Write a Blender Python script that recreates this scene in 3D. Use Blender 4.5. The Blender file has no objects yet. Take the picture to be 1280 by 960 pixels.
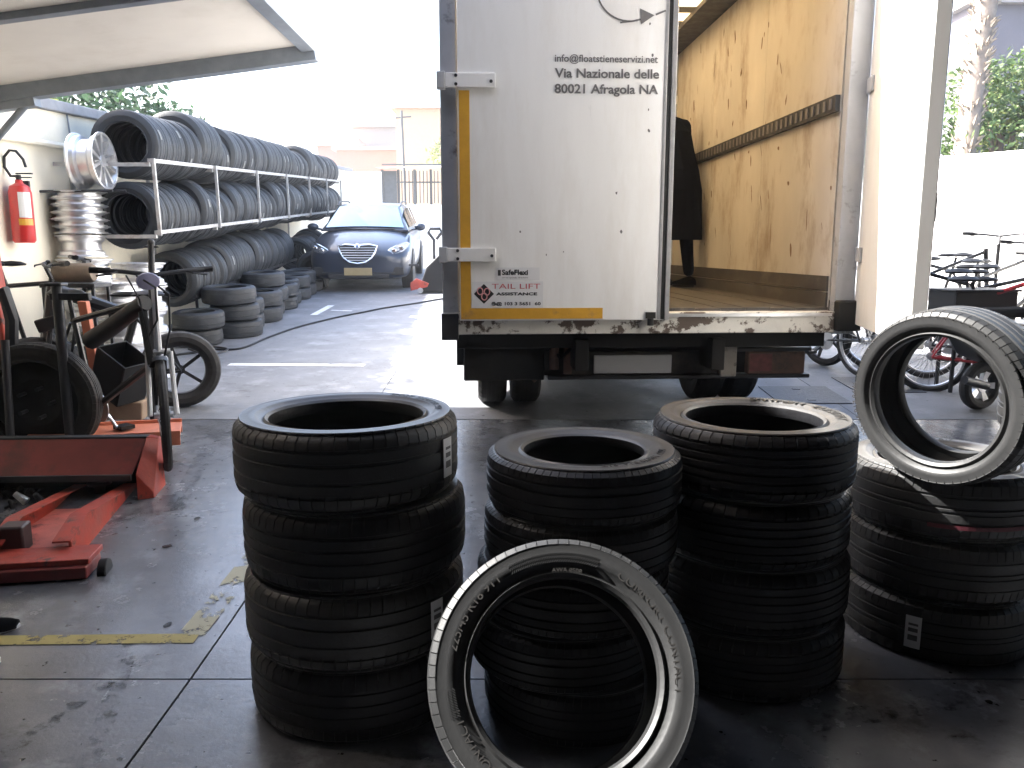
import bpy, bmesh, math, random
from mathutils import Vector, Matrix, noise
random.seed(7)
S = bpy.context.scene
COL = S.collection
R = math.radians

# ---------------------------------------------------------------- camera
F = 1000.0; PITCH = R(9.5); CAMH = 1.40
cd = bpy.data.cameras.new("camera"); cam = bpy.data.objects.new("camera", cd); COL.objects.link(cam)
cam.location = (0, 0, CAMH); cam.rotation_euler = (R(90) - PITCH, 0, 0)
cd.sensor_fit = 'HORIZONTAL'; cd.sensor_width = 36; cd.lens = 36 * F / 1280
cd.clip_start = 0.05; cd.clip_end = 1500
S.camera = cam

# ---------------------------------------------------------------- sky, sun, exposure
SUN_EL = R(45.2); SUN_AZ = math.atan2(0.17, -1.0)          # towards the sun: from the left, a touch ahead
sd = Vector((math.cos(SUN_AZ) * math.cos(SUN_EL), math.sin(SUN_AZ) * math.cos(SUN_EL), math.sin(SUN_EL)))
w = bpy.data.worlds.new("World"); S.world = w; w.use_nodes = True
nt = w.node_tree; bg = nt.nodes['Background']
sky = nt.nodes.new('ShaderNodeTexSky'); sky.sky_type = 'NISHITA'; sky.sun_disc = False
sky.sun_elevation = SUN_EL; sky.sun_rotation = R(90) - SUN_AZ
sky.air_density = 1.0; sky.dust_density = 4.0; sky.ozone_density = 1.0
nt.links.new(sky.outputs[0], bg.inputs[0]); bg.inputs[1].default_value = 0.125
sl = bpy.data.lights.new("sun", 'SUN'); so = bpy.data.objects.new("sun", sl); COL.objects.link(so)
sl.energy = 3.6; sl.angle = R(0.5); sl.color = (1.0, 0.975, 0.935)
so.rotation_euler = sd.to_track_quat('Z', 'Y').to_euler(); so.location = (-8, 3, 12)
S.view_settings.view_transform = 'Standard'; S.view_settings.look = 'None'
S.view_settings.exposure = 3.1; S.view_settings.gamma = 1.0
S.view_settings.use_curve_mapping = False
S.cycles.max_bounces = 8; S.cycles.diffuse_bounces = 4; S.cycles.transmission_bounces = 6; S.cycles.transparent_max_bounces = 8

# ---------------------------------------------------------------- ground height and pixel helpers
SLOPE = 0.066
def g(y):
    if y < 2.0: return 0.0
    if y < 3.2: return SLOPE * (y - 2.0) ** 2 / 2.4
    if y < 36: return SLOPE * (y - 2.6)
    return SLOPE * 33.4
cp, sp = math.cos(PITCH), math.sin(PITCH)
def at(px, py, z):
    """the point seen at pixel (px, py) of the 1280 x 960 photograph at camera depth z"""
    u, v = (px - 640) / F, (py - 480) / F
    return Vector((u * z, (cp - v * sp) * z, CAMH - (v * cp + sp) * z))
def gp(px, py):
    lo, hi = 1.0, 60.0
    for _ in range(50):
        m = (lo + hi) / 2; p = at(px, py, m)
        if p.z > g(p.y): lo = m
        else: hi = m
    return at(px, py, lo)

# ---------------------------------------------------------------- materials
MATS = {}
def mat(key, color, rough=0.6, metal=0.0, var=0.12, scale=8.0, bump=0.0, bscale=None, spec=0.5, dirt=None, dscale=3.0,
        dlo=0.5, dhi=0.7, rvar=0.0, coat=0.0, stretch=None, trans=0.0):
    if key in MATS: return MATS[key]
    m = bpy.data.materials.new(key); m.use_nodes = True; MATS[key] = m
    n = m.node_tree; b = n.nodes['Principled BSDF']; L = n.links
    b.inputs['Roughness'].default_value = rough; b.inputs['Metallic'].default_value = metal
    b.inputs['Specular IOR Level'].default_value = spec
    b.inputs['Coat Weight'].default_value = coat; b.inputs['Coat Roughness'].default_value = 0.06
    tc = n.nodes.new('ShaderNodeTexCoord'); co = tc.outputs['Object']
    if stretch:
        mp = n.nodes.new('ShaderNodeMapping'); mp.inputs['Scale'].default_value = stretch
        L.new(co, mp.inputs['Vector']); co = mp.outputs[0]
    no = n.nodes.new('ShaderNodeTexNoise'); no.inputs['Scale'].default_value = scale
    no.inputs['Detail'].default_value = 6; no.inputs['Roughness'].default_value = 0.62
    L.new(co, no.inputs['Vector'])
    cr = n.nodes.new('ShaderNodeValToRGB')
    cr.color_ramp.elements[0].position = 0.3; cr.color_ramp.elements[1].position = 0.7
    cr.color_ramp.elements[0].color = [c * (1 - var) for c in color] + [1]
    cr.color_ramp.elements[1].color = [min(1, c * (1 + var)) for c in color] + [1]
    L.new(no.outputs['Fac'], cr.inputs['Fac']); out = cr.outputs[0]
    if dirt:
        n2 = n.nodes.new('ShaderNodeTexNoise'); n2.inputs['Scale'].default_value = dscale
        n2.inputs['Detail'].default_value = 8; n2.inputs['Roughness'].default_value = 0.7
        L.new(co, n2.inputs['Vector'])
        c2 = n.nodes.new('ShaderNodeValToRGB'); c2.color_ramp.elements[0].position = dlo; c2.color_ramp.elements[1].position = dhi
        L.new(n2.outputs['Fac'], c2.inputs['Fac'])
        mx = n.nodes.new('ShaderNodeMix'); mx.data_type = 'RGBA'
        L.new(c2.outputs[0], mx.inputs['Factor']); L.new(out, mx.inputs[6]); mx.inputs[7].default_value = list(dirt) + [1]
        out = mx.outputs[2]
    L.new(out, b.inputs['Base Color'])
    if rvar:
        mr = n.nodes.new('ShaderNodeMapRange'); mr.inputs['To Min'].default_value = max(0, rough - rvar); mr.inputs['To Max'].default_value = min(1, rough + rvar)
        mr.inputs['From Min'].default_value = 0.3; mr.inputs['From Max'].default_value = 0.7
        L.new(no.outputs['Fac'], mr.inputs['Value']); L.new(mr.outputs[0], b.inputs['Roughness'])
    if bump:
        nb = n.nodes.new('ShaderNodeTexNoise'); nb.inputs['Scale'].default_value = bscale or scale * 4; nb.inputs['Detail'].default_value = 4
        L.new(co, nb.inputs['Vector'])
        bp = n.nodes.new('ShaderNodeBump'); bp.inputs['Strength'].default_value = bump; bp.inputs['Distance'].default_value = 0.01
        L.new(nb.outputs['Fac'], bp.inputs['Height']); L.new(bp.outputs[0], b.inputs['Normal'])
    if trans: b.inputs['Transmission Weight'].default_value = trans
    return m

rubber = mat('new_rubber', (0.0085, 0.0085, 0.0100), 0.50, spec=0.24, var=0.3, scale=14, bump=0.12, bscale=90, rvar=0.1)
rubber_used = mat('used_rubber', (0.016, 0.0185, 0.022), 0.62, var=0.35, scale=10, dirt=(0.05, 0.05, 0.054), dscale=9, dlo=0.55, dhi=0.85, bump=0.2, bscale=60, rvar=0.12)
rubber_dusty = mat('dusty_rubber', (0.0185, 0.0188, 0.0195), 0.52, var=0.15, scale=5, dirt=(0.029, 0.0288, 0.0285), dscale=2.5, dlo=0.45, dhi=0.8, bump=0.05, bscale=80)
letterm = mat('pale_lettering_rubber', (0.030, 0.028, 0.0265), 0.5)
redline = mat('red_tread_line', (0.10, 0.015, 0.025), 0.6, var=0.3, scale=30)
white_paint = mat('white_truck_paint', (0.82, 0.815, 0.80), 0.38, var=0.05, scale=3, dirt=(0.68, 0.65, 0.60), dscale=3.2, dlo=0.45, dhi=0.85, rvar=0.12, bump=0.05, bscale=3, stretch=(1, 1, 0.22))
chipped = mat('chipped_white_paint', (0.62, 0.60, 0.55), 0.6, var=0.1, scale=6, dirt=(0.09, 0.065, 0.05), dscale=7, dlo=0.53, dhi=0.57, bump=0.3, bscale=20)
frame_grey = mat('grey_frame_paint', (0.42, 0.43, 0.45), 0.5, var=0.12, scale=4, dirt=(0.13, 0.12, 0.12), dscale=5, dlo=0.58, dhi=0.7)
alu = mat('brushed_aluminium', (0.62, 0.62, 0.63), 0.35, 0.9, var=0.1, scale=20)
rim_m = mat('rim_aluminium', (0.66, 0.66, 0.67), 0.33, 0.85, var=0.12, scale=9, dirt=(0.30, 0.27, 0.24), dscale=6, dlo=0.55, dhi=0.8)
tape = mat('orange_marking_tape', (0.62, 0.33, 0.035), 0.45, var=0.12, scale=9, dirt=(0.35, 0.2, 0.08), dscale=7, dlo=0.6, dhi=0.75)
black_m = mat('black_grime', (0.006, 0.0055, 0.005), 0.7, var=0.4, scale=9, dirt=(0.02, 0.017, 0.014), dscale=6, dlo=0.55, dhi=0.8)
dark_steel = mat('dark_steel', (0.035, 0.035, 0.038), 0.5, 0.3, var=0.25, scale=12, rvar=0.15)
rusty = mat('rusty_brown_steel', (0.15, 0.085, 0.06), 0.75, var=0.35, scale=12, dirt=(0.06, 0.05, 0.045), dscale=8)
beige_m = mat('beige_bracket_paint', (0.32, 0.29, 0.25), 0.65, var=0.15, scale=8, dirt=(0.07, 0.06, 0.05), dscale=10, dlo=0.55, dhi=0.65)
plate_m = mat('blank_plate_grey', (0.42, 0.42, 0.42), 0.5, var=0.02)
ink = mat('grey_lettering', (0.13, 0.125, 0.125), 0.55, var=0.06)
ink_dark = mat('black_print', (0.03, 0.03, 0.03), 0.5, var=0.05)
ink_red = mat('red_print', (0.55, 0.12, 0.13), 0.5, var=0.05)
paper = mat('sticker_white', (0.72, 0.72, 0.72), 0.45, var=0.03)
red_m = mat('red_machine_paint', (0.36, 0.045, 0.026), 0.55, var=0.3, scale=6, dirt=(0.07, 0.035, 0.025), dscale=11, dlo=0.56, dhi=0.66, rvar=0.15, bump=0.25, bscale=30)
orange_m = mat('faded_orange_paint', (0.55, 0.17, 0.09), 0.6, var=0.15, scale=7, dirt=(0.25, 0.12, 0.08), dscale=7, dlo=0.55, dhi=0.8)
chrome = mat('chrome', (0.75, 0.75, 0.76), 0.12, 1.0, var=0.05)

# ---------------------------------------------------------------- mesh helpers
class MB:
    def __init__(s): s.v = []; s.f = []
    def add(s, vs, fs, M=None):
        o = len(s.v)
        s.v += [tuple(M @ Vector(p)) if M else tuple(p) for p in vs]
        s.f += [tuple(i + o for i in f) for f in fs]; return s
    def box(s, x0, x1, y0, y1, z0, z1, M=None):
        return s.add([(x0,y0,z0),(x1,y0,z0),(x1,y1,z0),(x0,y1,z0),(x0,y0,z1),(x1,y0,z1),(x1,y1,z1),(x0,y1,z1)],
                     [(0,3,2,1),(4,5,6,7),(0,1,5,4),(1,2,6,5),(2,3,7,6),(3,0,4,7)], M)
    def prism(s, poly, d0, d1, M=None):
        """poly in (x, z), extruded along y from d0 to d1"""
        n = len(poly)
        return s.add([(x, d0, z) for x, z in poly] + [(x, d1, z) for x, z in poly],
                     [tuple(range(n)), tuple(range(2*n-1, n-1, -1))] + [(i, i+n, (i+1) % n + n, (i+1) % n) for i in range(n)], M)
    def lathe(s, prof, n=24, M=None, close=False, cap=False):
        """prof: (radius, height) about local z"""
        vs = []; fs = []; m = len(prof)
        for i in range(n):
            a = 2*math.pi*i/n
            for r, h in prof: vs.append((r*math.cos(a), r*math.sin(a), h))
        for i in range(n):
            j = (i+1) % n
            for k in range(m if close else m-1):
                l = (k+1) % m
                fs.append((i*m+k, j*m+k, j*m+l, i*m+l))
        if cap:
            fs.append(tuple(i*m for i in range(n-1, -1, -1))); fs.append(tuple(i*m+m-1 for i in range(n)))
        return s.add(vs, fs, M)
    def cyl(s, p0, p1, r0, r1=None, n=12):
        p0, p1 = Vector(p0), Vector(p1); d = p1 - p0
        M = Matrix.Translation(p0) @ d.to_track_quat('Z', 'Y').to_matrix().to_4x4()
        return s.lathe([(r0, 0), (r0 if r1 is None else r1, d.length)], n, M, cap=True)
    def tube(s, pts, r, n=8, closed=False):
        pts = [Vector(p) for p in pts]; N = len(pts); vs = []; fs = []; up = None
        rs = r if isinstance(r, (list, tuple)) else [r] * N
        for i, p in enumerate(pts):
            a = pts[(i-1) % N] if (closed or i) else p; b = pts[(i+1) % N] if (closed or i < N-1) else p
            t = (b - a).normalized()
            if up is None: up = t.orthogonal().normalized()
            up = (up - t * up.dot(t)).normalized(); q = t.cross(up)
            for k in range(n):
                an = 2*math.pi*k/n; vs.append(p + (up*math.cos(an) + q*math.sin(an)) * rs[i])
        for i in range(N if closed else N-1):
            j = (i+1) % N
            for k in range(n): fs.append((i*n+k, i*n+(k+1) % n, j*n+(k+1) % n, j*n+k))
        if not closed: fs += [tuple(range(n-1, -1, -1)), tuple((N-1)*n+k for k in range(n))]
        return s.add(vs, fs)
    def ball(s, c, r, n=12, sc=(1,1,1)):
        pr = [(max(1e-4, math.sin(math.pi*k/8)), -math.cos(math.pi*k/8)) for k in range(9)]
        return s.lathe(pr, n, Matrix.Translation(c) @ Matrix.Diagonal((r*sc[0], r*sc[1], r*sc[2], 1)))
    def mesh(s, name, m, sharp=40):
        me = bpy.data.meshes.new(name); me.from_pydata(s.v, [], s.f); me.update()
        bm = bmesh.new(); bm.from_mesh(me); bmesh.ops.recalc_face_normals(bm, faces=bm.faces); bm.to_mesh(me); bm.free()
        if m: me.materials.append(m)
        if sharp:
            me.shade_smooth(); me.set_sharp_from_angle(angle=R(sharp))
        return me
    def build(s, name, m, parent=None, loc=None, rot=None, bevel=0, sharp=40, label=None):
        return ob(name, s.mesh(name, m, sharp), parent, loc, rot, bevel, label)
def ob(name, me, parent=None, loc=None, rot=None, bevel=0, label=None):
    o = bpy.data.objects.new(name, me); COL.objects.link(o)
    if parent: o.parent = parent
    if loc is not None: o.location = loc
    if rot is not None: o.rotation_euler = rot
    if bevel:
        md = o.modifiers.new('bevel', 'BEVEL'); md.width = bevel; md.segments = 2; md.limit_method = 'ANGLE'; md.angle_limit = R(35)
    if label: o['label'] = label
    return o
def tag(o, label, cat, group=None, kind=None):
    o['label'] = label; o['category'] = cat
    if group: o['group'] = group
    if kind: o['kind'] = kind
    return o
def struct(o, kind='structure'): o['kind'] = kind; return o
def thing(name, label, cat, loc=(0,0,0), rot=(0,0,0), group=None):
    o = bpy.data.objects.new(name, None); COL.objects.link(o); o.location = loc; o.rotation_euler = rot
    o.empty_display_size = 0.1
    return tag(o, label, cat, group)
KIDS = {}
def dup(root, loc=None, rot=None, label=None, group=None):
    def cp_(o, par):
        c = o.copy(); COL.objects.link(c)
        if par: c.parent = par
        for ch in o.children: cp_(ch, c)
        return c
    r = cp_(root, None)
    if loc is not None: r.location = loc
    if rot is not None: r.rotation_euler = rot
    if label: r['label'] = label
    if group: r['group'] = group
    return r
def text_mesh(txt, size, depth=0.0, bend=None, name='lettering', m=None, align='LEFT', sx=1.0, bold=0.0):
    """flat lettering standing in the local xz plane facing -y; bend = (radius, start angle): runs round a circle, tops outwards"""
    cu = bpy.data.curves.new(name, 'FONT'); cu.body = txt; cu.size = size; cu.align_x = align; cu.extrude = depth; cu.offset = bold
    cu.resolution_u = 3
    o = bpy.data.objects.new('tmp', cu); COL.objects.link(o)
    dg = bpy.context.evaluated_depsgraph_get(); dg.update()
    me = bpy.data.meshes.new_from_object(o.evaluated_get(dg)); bpy.data.objects.remove(o); bpy.data.curves.remove(cu)
    if bend:
        bm = bmesh.new(); bm.from_mesh(me)
        bmesh.ops.subdivide_edges(bm, edges=[e for e in bm.edges if e.calc_length() > size*0.25], cuts=2)
        bm.to_mesh(me); bm.free()
    for v in me.vertices:
        x, y, z = v.co.x * sx, v.co.y, v.co.z
        if bend:
            r0, a0 = bend; a = a0 - x / r0; r = r0 + y
            v.co = (r*math.cos(a), -z, r*math.sin(a))
        else: v.co = (x, -z, y)
    me.update(); me.name = name
    me.materials.clear(); me.materials.append(m or ink)
    return me

# ---------------------------------------------------------------- ground: slabs with recessed joints on a dark bed
def concrete(key, c, c2, rough, spec=0.5, scale=1.2, wet=0.0, stain=(0.05,0.047,0.045)):
    m = bpy.data.materials.new(key); m.use_nodes = True; n = m.node_tree; L = n.links; b = n.nodes['Principled BSDF']
    tc = n.nodes.new('ShaderNodeTexCoord'); co = tc.outputs['Object']
    def nz(sc, det=8, ro=0.6, mp=None):
        t = n.nodes.new('ShaderNodeTexNoise'); t.inputs['Scale'].default_value = sc; t.inputs['Detail'].default_value = det; t.inputs['Roughness'].default_value = ro
        if mp:
            k = n.nodes.new('ShaderNodeMapping'); k.inputs['Scale'].default_value = mp; L.new(co, k.inputs[0]); L.new(k.outputs[0], t.inputs[0])
        else: L.new(co, t.inputs['Vector'])
        return t.outputs['Fac']
    def ramp(f, p0, p1, a=(0,0,0,1), bb=(1,1,1,1)):
        r = n.nodes.new('ShaderNodeValToRGB'); r.color_ramp.elements[0].position = p0; r.color_ramp.elements[1].position = p1
        r.color_ramp.elements[0].color = a; r.color_ramp.elements[1].color = bb; L.new(f, r.inputs[0]); return r.outputs[0]
    def mix(f, a, bcol):
        x = n.nodes.new('ShaderNodeMix'); x.data_type = 'RGBA'; L.new(f, x.inputs['Factor']); L.new(a, x.inputs[6]); x.inputs[7].default_value = bcol; return x.outputs[2]
    base = ramp(nz(scale, 10, 0.65), 0.32, 0.68, (*c, 1), (*c2, 1))
    o = mix(ramp(nz(3.3, 9, 0.72), 0.52, 0.66), base, (*[v*1.25 for v in c2], 1))
    o = mix(ramp(nz(2.1, 9, 0.7, (1, 1.6, 1)), 0.58, 0.72), o, (*stain, 1))
    o = mix(ramp(nz(26, 3, 0.5), 0.68, 0.74), o, (*[v*0.4 for v in stain], 1))
    b.inputs['Specular IOR Level'].default_value = spec
    L.new(o, b.inputs['Base Color'])
    mr = n.nodes.new('ShaderNodeMapRange'); mr.inputs['From Min'].default_value = 0.3; mr.inputs['From Max'].default_value = 0.7
    mr.inputs['To Min'].default_value = rough - 0.13; mr.inputs['To Max'].default_value = rough + 0.13
    L.new(nz(1.7, 8, 0.7), mr.inputs['Value']); L.new(mr.outputs[0], b.inputs['Roughness'])
    bp = n.nodes.new('ShaderNodeBump'); bp.inputs['Strength'].default_value = 0.35; bp.inputs['Distance'].default_value = 0.004
    L.new(nz(38, 6, 0.7), bp.inputs['Height']); L.new(bp.outputs[0], b.inputs['Normal'])
    MATS[key] = m; return m
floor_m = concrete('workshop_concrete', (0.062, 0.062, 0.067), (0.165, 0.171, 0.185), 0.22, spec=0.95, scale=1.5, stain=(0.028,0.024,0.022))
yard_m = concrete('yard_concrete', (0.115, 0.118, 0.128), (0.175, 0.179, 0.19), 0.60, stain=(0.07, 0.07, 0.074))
joint_m = mat('dark_joint', (0.02, 0.02, 0.02), 0.8)
street_m = mat('street_concrete', (0.42, 0.41, 0.40), 0.8, var=0.1, scale=0.5)

def sheet(name, x0, x1, y0, y1, dz, m, parent=None, step=0.4, thick=0.0):
    ys = [y0]; 
    while ys[-1] < y1 - 1e-6: ys.append(min(y1, ys[-1] + (step if ys[-1] < 4 else 4.0)))
    mb = MB()
    vs = []; fs = []
    for y in ys: vs += [(x0, y, g(y) + dz), (x1, y, g(y) + dz)]
    for i in range(len(ys) - 1): fs.append((2*i, 2*i+1, 2*i+3, 2*i+2))
    if thick:
        k = len(vs)
        for y in ys: vs += [(x0, y, g(y) + dz - thick), (x1, y, g(y) + dz - thick)]
        for i in range(len(ys) - 1):
            fs.append((2*i, 2*i+2, k+2*i+2, k+2*i)); fs.append((2*i+1, k+2*i+1, k+2*i+3, 2*i+3))
        fs.append((0, k, k+1, 1)); e = len(ys)*2 - 2; fs.append((e, e+1, k+e+1, k+e))
    mb.add(vs, fs); return mb.build(name, m, parent, sharp=30)
bed = sheet('ground', -400, 400, -30, 900, -0.04, joint_m); struct(bed)
wf = bpy.data.objects.new('workshop_floor', None); COL.objects.link(wf); struct(wf)
J = 0.004
xs_ = [-12, -8.2, -4.62, -1.06, 2.52, 6.1, 12]; ys_ = [-6, -1.1, 2.44, 5.62]
for i in range(6):
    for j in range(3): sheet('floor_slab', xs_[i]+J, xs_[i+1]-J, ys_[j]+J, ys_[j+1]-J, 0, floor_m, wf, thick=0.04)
yard = bpy.data.objects.new('yard', None); COL.objects.link(yard); struct(yard)
ys2 = [5.63, 9.4, 13.2, 17.0, 21, 36]
for i in range(6):
    for j in range(5): sheet('concrete_slab', xs_[i]+0.003, xs_[i+1]-0.003, ys2[j]+0.003, ys2[j+1]-0.003, 0.0, yard_m, yard, thick=0.04)
struct(sheet('street', -400, 400, 36.0, 900, 0.0, street_m))

# painted lines
yel = bpy.data.materials.new('worn_yellow_paint'); yel.use_nodes = True
def worn(m, col, p0, p1, scale=14, rough=0.6):
    n = m.node_tree; L = n.links; b = n.nodes['Principled BSDF']; b.inputs['Base Color'].default_value = (*col, 1); b.inputs['Roughness'].default_value = rough
    tc = n.nodes.new('ShaderNodeTexCoord'); t = n.nodes.new('ShaderNodeTexNoise'); t.inputs['Scale'].default_value = scale; t.inputs['Detail'].default_value = 7; t.inputs['Roughness'].default_value = 0.7
    L.new(tc.outputs['Object'], t.inputs['Vector'])
    r = n.nodes.new('ShaderNodeValToRGB'); r.color_ramp.elements[0].position = p0; r.color_ramp.elements[1].position = p1
    L.new(t.outputs['Fac'], r.inputs[0]); L.new(r.outputs[0], b.inputs['Alpha'])
worn(yel, (0.42, 0.33, 0.10), 0.40, 0.47)
yel2 = bpy.data.materials.new('very_worn_pale_yellow_paint'); yel2.use_nodes = True; worn(yel2, (0.42, 0.39, 0.26), 0.47, 0.52, 9)
wht = bpy.data.materials.new('worn_white_paint'); wht.use_nodes = True; worn(wht, (0.62, 0.62, 0.62), 0.33, 0.42, 9)
def strip(name, p, q, wd, m, dz=0.004, n=10):
    p = Vector(p); q = Vector(q); d = (q-p).normalized(); s = Vector((-d.y, d.x)) * wd/2; mb = MB(); vs = []; fs = []
    for i in range(n+1):
        c = p.lerp(q, i/n)
        for k in (-1, 1): vs.append((c.x+s.x*k, c.y+s.y*k, g(c.y+s.y*k)+dz))
    for i in range(n): fs.append((2*i, 2*i+1, 2*i+3, 2*i+2))
    return struct(mb.add(vs, fs).build(name, m, sharp=0))
strip('yellow_line', (-6, 2.60), (-1.14, 2.70), 0.065, yel)
strip('yellow_line', (-1.17, 2.72), (-1.13, 3.9), 0.10, yel2)
def gline(a, b_, wd=0.09, m=wht, nm='white_line'):
    p, q = gp(*a), gp(*b_); return strip(nm, (p.x, p.y), (q.x, q.y), wd, m)
gline((286, 456), (456, 457), 0.10); gline((392, 394), (414, 382), 0.10); gline((414, 388), (440, 389), 0.06)
trk = bpy.data.materials.new('dark_tyre_mark'); trk.use_nodes = True; worn(trk, (0.035, 0.034, 0.036), 0.50, 0.70, 16, 0.4)
for a_, b2_, wd_ in (((0, 948), (135, 852), .055), ((112, 960), (165, 800), .06), ((215, 640), (262, 560), .10), ((1010, 905), (1240, 870), .09)):
    p_, q_ = gp(*a_), gp(*b2_); strip('tyre_mark', (p_.x, p_.y), (q_.x, q_.y), wd_, trk, 0.003)
oil = mat('oil_spot', (0.012, 0.011, 0.011), 0.25)
random.seed(17); mb = MB()
for _ in range(46):
    x = random.uniform(-2.2, 2.4); y = random.uniform(1.9, 5.4); r = random.choice((.006, .009, .014, .022)); k = random.uniform(.6, 1.5)
    mb.add([(x + r*k*random.uniform(.7, 1.2)*math.cos(a*math.pi/5), y + r*random.uniform(.7, 1.2)*math.sin(a*math.pi/5), g(y)+0.0022+SLOPE*0.0) for a in range(10)], [tuple(range(10))])
o = mb.build('oil_spots', oil, sharp=0); o['kind'] = 'stuff'
# square access covers by the bicycles
cov = mat('iron_cover', (0.07, 0.07, 0.075), 0.5, 0.4, var=0.3, scale=30, bump=0.5, bscale=60)
for (a, b_), lb in (((2.35, 6.35), 'square iron access cover set in the yard beside the rear lamp'), ((3.1, 6.7), 'square iron access cover in the yard nearest the parked bicycles')):
    mb = MB(); mb.box(-0.28, 0.28, -0.28, 0.28, 0, 0.006)
    for i in range(2): mb.box(-0.03, 0.03, -0.2+i*0.36, -0.17+i*0.36, 0.006, 0.009)
    tag(mb.build('access_cover', cov, loc=(a, b_, g(b_)+0.001), rot=(math.atan(SLOPE), 0, 0)), lb, 'cover')

# ---------------------------------------------------------------- workshop building (roof overhead, open to the yard)
roof_m = mat('corrugated_roof_underside', (0.09, 0.085, 0.08), 0.8, var=0.2, scale=2)
inner_m = mat('workshop_plaster', (0.11, 0.10, 0.09), 0.85, var=0.15, scale=1.5)
rf = bpy.data.objects.new('workshop_roof', None); COL.objects.link(rf); struct(rf)
RZ = 4.30
def roofpiece(x0, x1, y0, y1):
    MB().box(x0, x1, y0, y1, RZ, RZ+0.08).build('shading_roof_sheet', roof_m, rf)
for q_ in ((-14, -2.54, 2.62, 5.0), (-14, -4.7, 2.28, 2.616), (-14, 12, -8, 2.276), (-3.05, 12, 2.28, 2.616), (-0.8, 12, 2.62, 3.4),
           (-2.536, -1.6, 3.6, 5.0), (1.0, 12, 3.404, 5.6)): roofpiece(*q_)  # unseen sheets; gaps shaped to drop sun patches on tyres and door
mbr = MB()
for x in (-9, -5.4, -2.64, 1.1, 6): mbr.box(x-0.06, x+0.06, -8, (4.9 if x < 1 else 5.5) if x != -5.4 else 2.0, RZ-0.22, RZ-0.004)
mbr.build('roof_beam', dark_steel, rf)
bwl = MB().box(-14, 12, -8.2, -8, 0, RZ).build('workshop_back_wall', inner_m); struct(bwl)
struct(MB().box(-14.2, -14, -8, 6, 0, RZ).build('workshop_left_wall', inner_m))
struct(MB().box(12, 12.2, -8, 4.4, 0, RZ).build('workshop_right_wall', inner_m))

# ---------------------------------------------------------------- tyres
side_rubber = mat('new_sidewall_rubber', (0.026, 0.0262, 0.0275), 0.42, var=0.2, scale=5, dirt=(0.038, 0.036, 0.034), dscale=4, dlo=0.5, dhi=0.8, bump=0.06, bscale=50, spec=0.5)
pale_side = mat('sun_paled_sidewall', (0.070, 0.069, 0.068), 0.42, var=0.25, scale=6, dirt=(0.045, 0.043, 0.041), dscale=5, dlo=0.45, dhi=0.7, bump=0.05, bscale=50, spec=0.5)  # sun brightness put into the base colour of the stack-top sidewalls
rubber_b = mat('new_rubber_greyer', (0.011, 0.0108, 0.0108), 0.55, var=0.4, scale=7, dirt=(0.024, 0.023, 0.022), dscale=6, dlo=0.5, dhi=0.8, bump=0.12, bscale=90)
def tyre_mesh(name, D, d, wd, m, K=64, detail=True, n_low=28, gr=None, side_m=None):
    if detail and side_m is None and m in (rubber, rubber_b): side_m = side_rubber
    Ro, rb, h = D/2, d/2, wd/2; sw = Ro - rb
    side = [(rb+0.000, h*0.66), (rb+0.003, h*0.86), (rb+0.012, h*0.92), (rb+0.018, h*0.86), (rb+0.022, h*0.86)]
    side += [(rb+sw*0.36, h*0.965), (rb+sw*0.40, h*0.985), (rb+sw*0.55, h*1.0), (rb+sw*0.74, h*0.97), (rb+sw*0.78, h*0.985), (rb+sw*0.80, h*0.95)] if detail else [(rb+sw*0.5, h)]
    side += ([(Ro-0.026, h*0.915)] if detail else []) + [(Ro-0.020, h*0.885), (Ro-0.007, h*0.78)]
    gr = gr or ([0.46, 0.15] if detail else [0.35])
    tread = []
    for q in gr: tread += [(Ro-0.002, h*(q+0.05)), (Ro-0.006, h*(q+0.035)), (Ro-0.006, h*(q-0.035)), (Ro-0.001, h*(q-0.05))]
    half = side + tread
    prof = [(r, -y) for r, y in half] + [(r, y) for r, y in reversed(half)]
    prof += [(rb+0.004, h*0.55), (rb+sw*0.4, h*0.84), (Ro-0.022, h*0.72), (Ro-0.014, 0), (Ro-0.022, -h*0.72), (rb+sw*0.4, -h*0.84), (rb+0.004, -h*0.55)]
    m_ = len(prof); vs = []; fs = []
    if detail:
        angs = []
        for k in range(K):
            a = 2*math.pi*k/K; st = 2*math.pi/K
            angs += [(a, 0), (a+st*0.13, 1), (a+st*0.16, 1), (a+st*0.97, 0)]
            angs[-4:] = [(a, 1), (a+st*0.055, 1), (a+st*0.085, 0), (a+st*0.97, 0)]
    else: angs = [(2*math.pi*k/n_low, 0) for k in range(n_low)]
    for a, gv in angs:
        for i, (r, y) in enumerate(prof):
            rr = r
            if gv and r > Ro-0.022 and abs(y) > h*0.56 and i < 2*len(half): rr = r - 0.005
            aa = a
            if detail and r > Ro-0.012 and i < 2*len(half): aa = a + 0.022 * (1 if y > 0 else -1) * (1 - abs(y)/h)
            vs.append((rr*math.cos(aa), y, rr*math.sin(aa)))
    n = len(angs)
    for i in range(n):
        j = (i+1) % n
        for k in range(m_): l = (k+1) % m_; fs.append((i*m_+k, i*m_+l, j*m_+l, j*m_+k))
    me = MB().add(vs, fs).mesh(name, m, 38)
    if side_m:
        me.materials.append(side_m)
        for p in me.polygons:
            c = p.center; r = math.hypot(c.x, c.z)
            if abs(c.y) > h*0.86 and rb < r < Ro-0.018: p.material_index = 1
    return me
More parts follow.
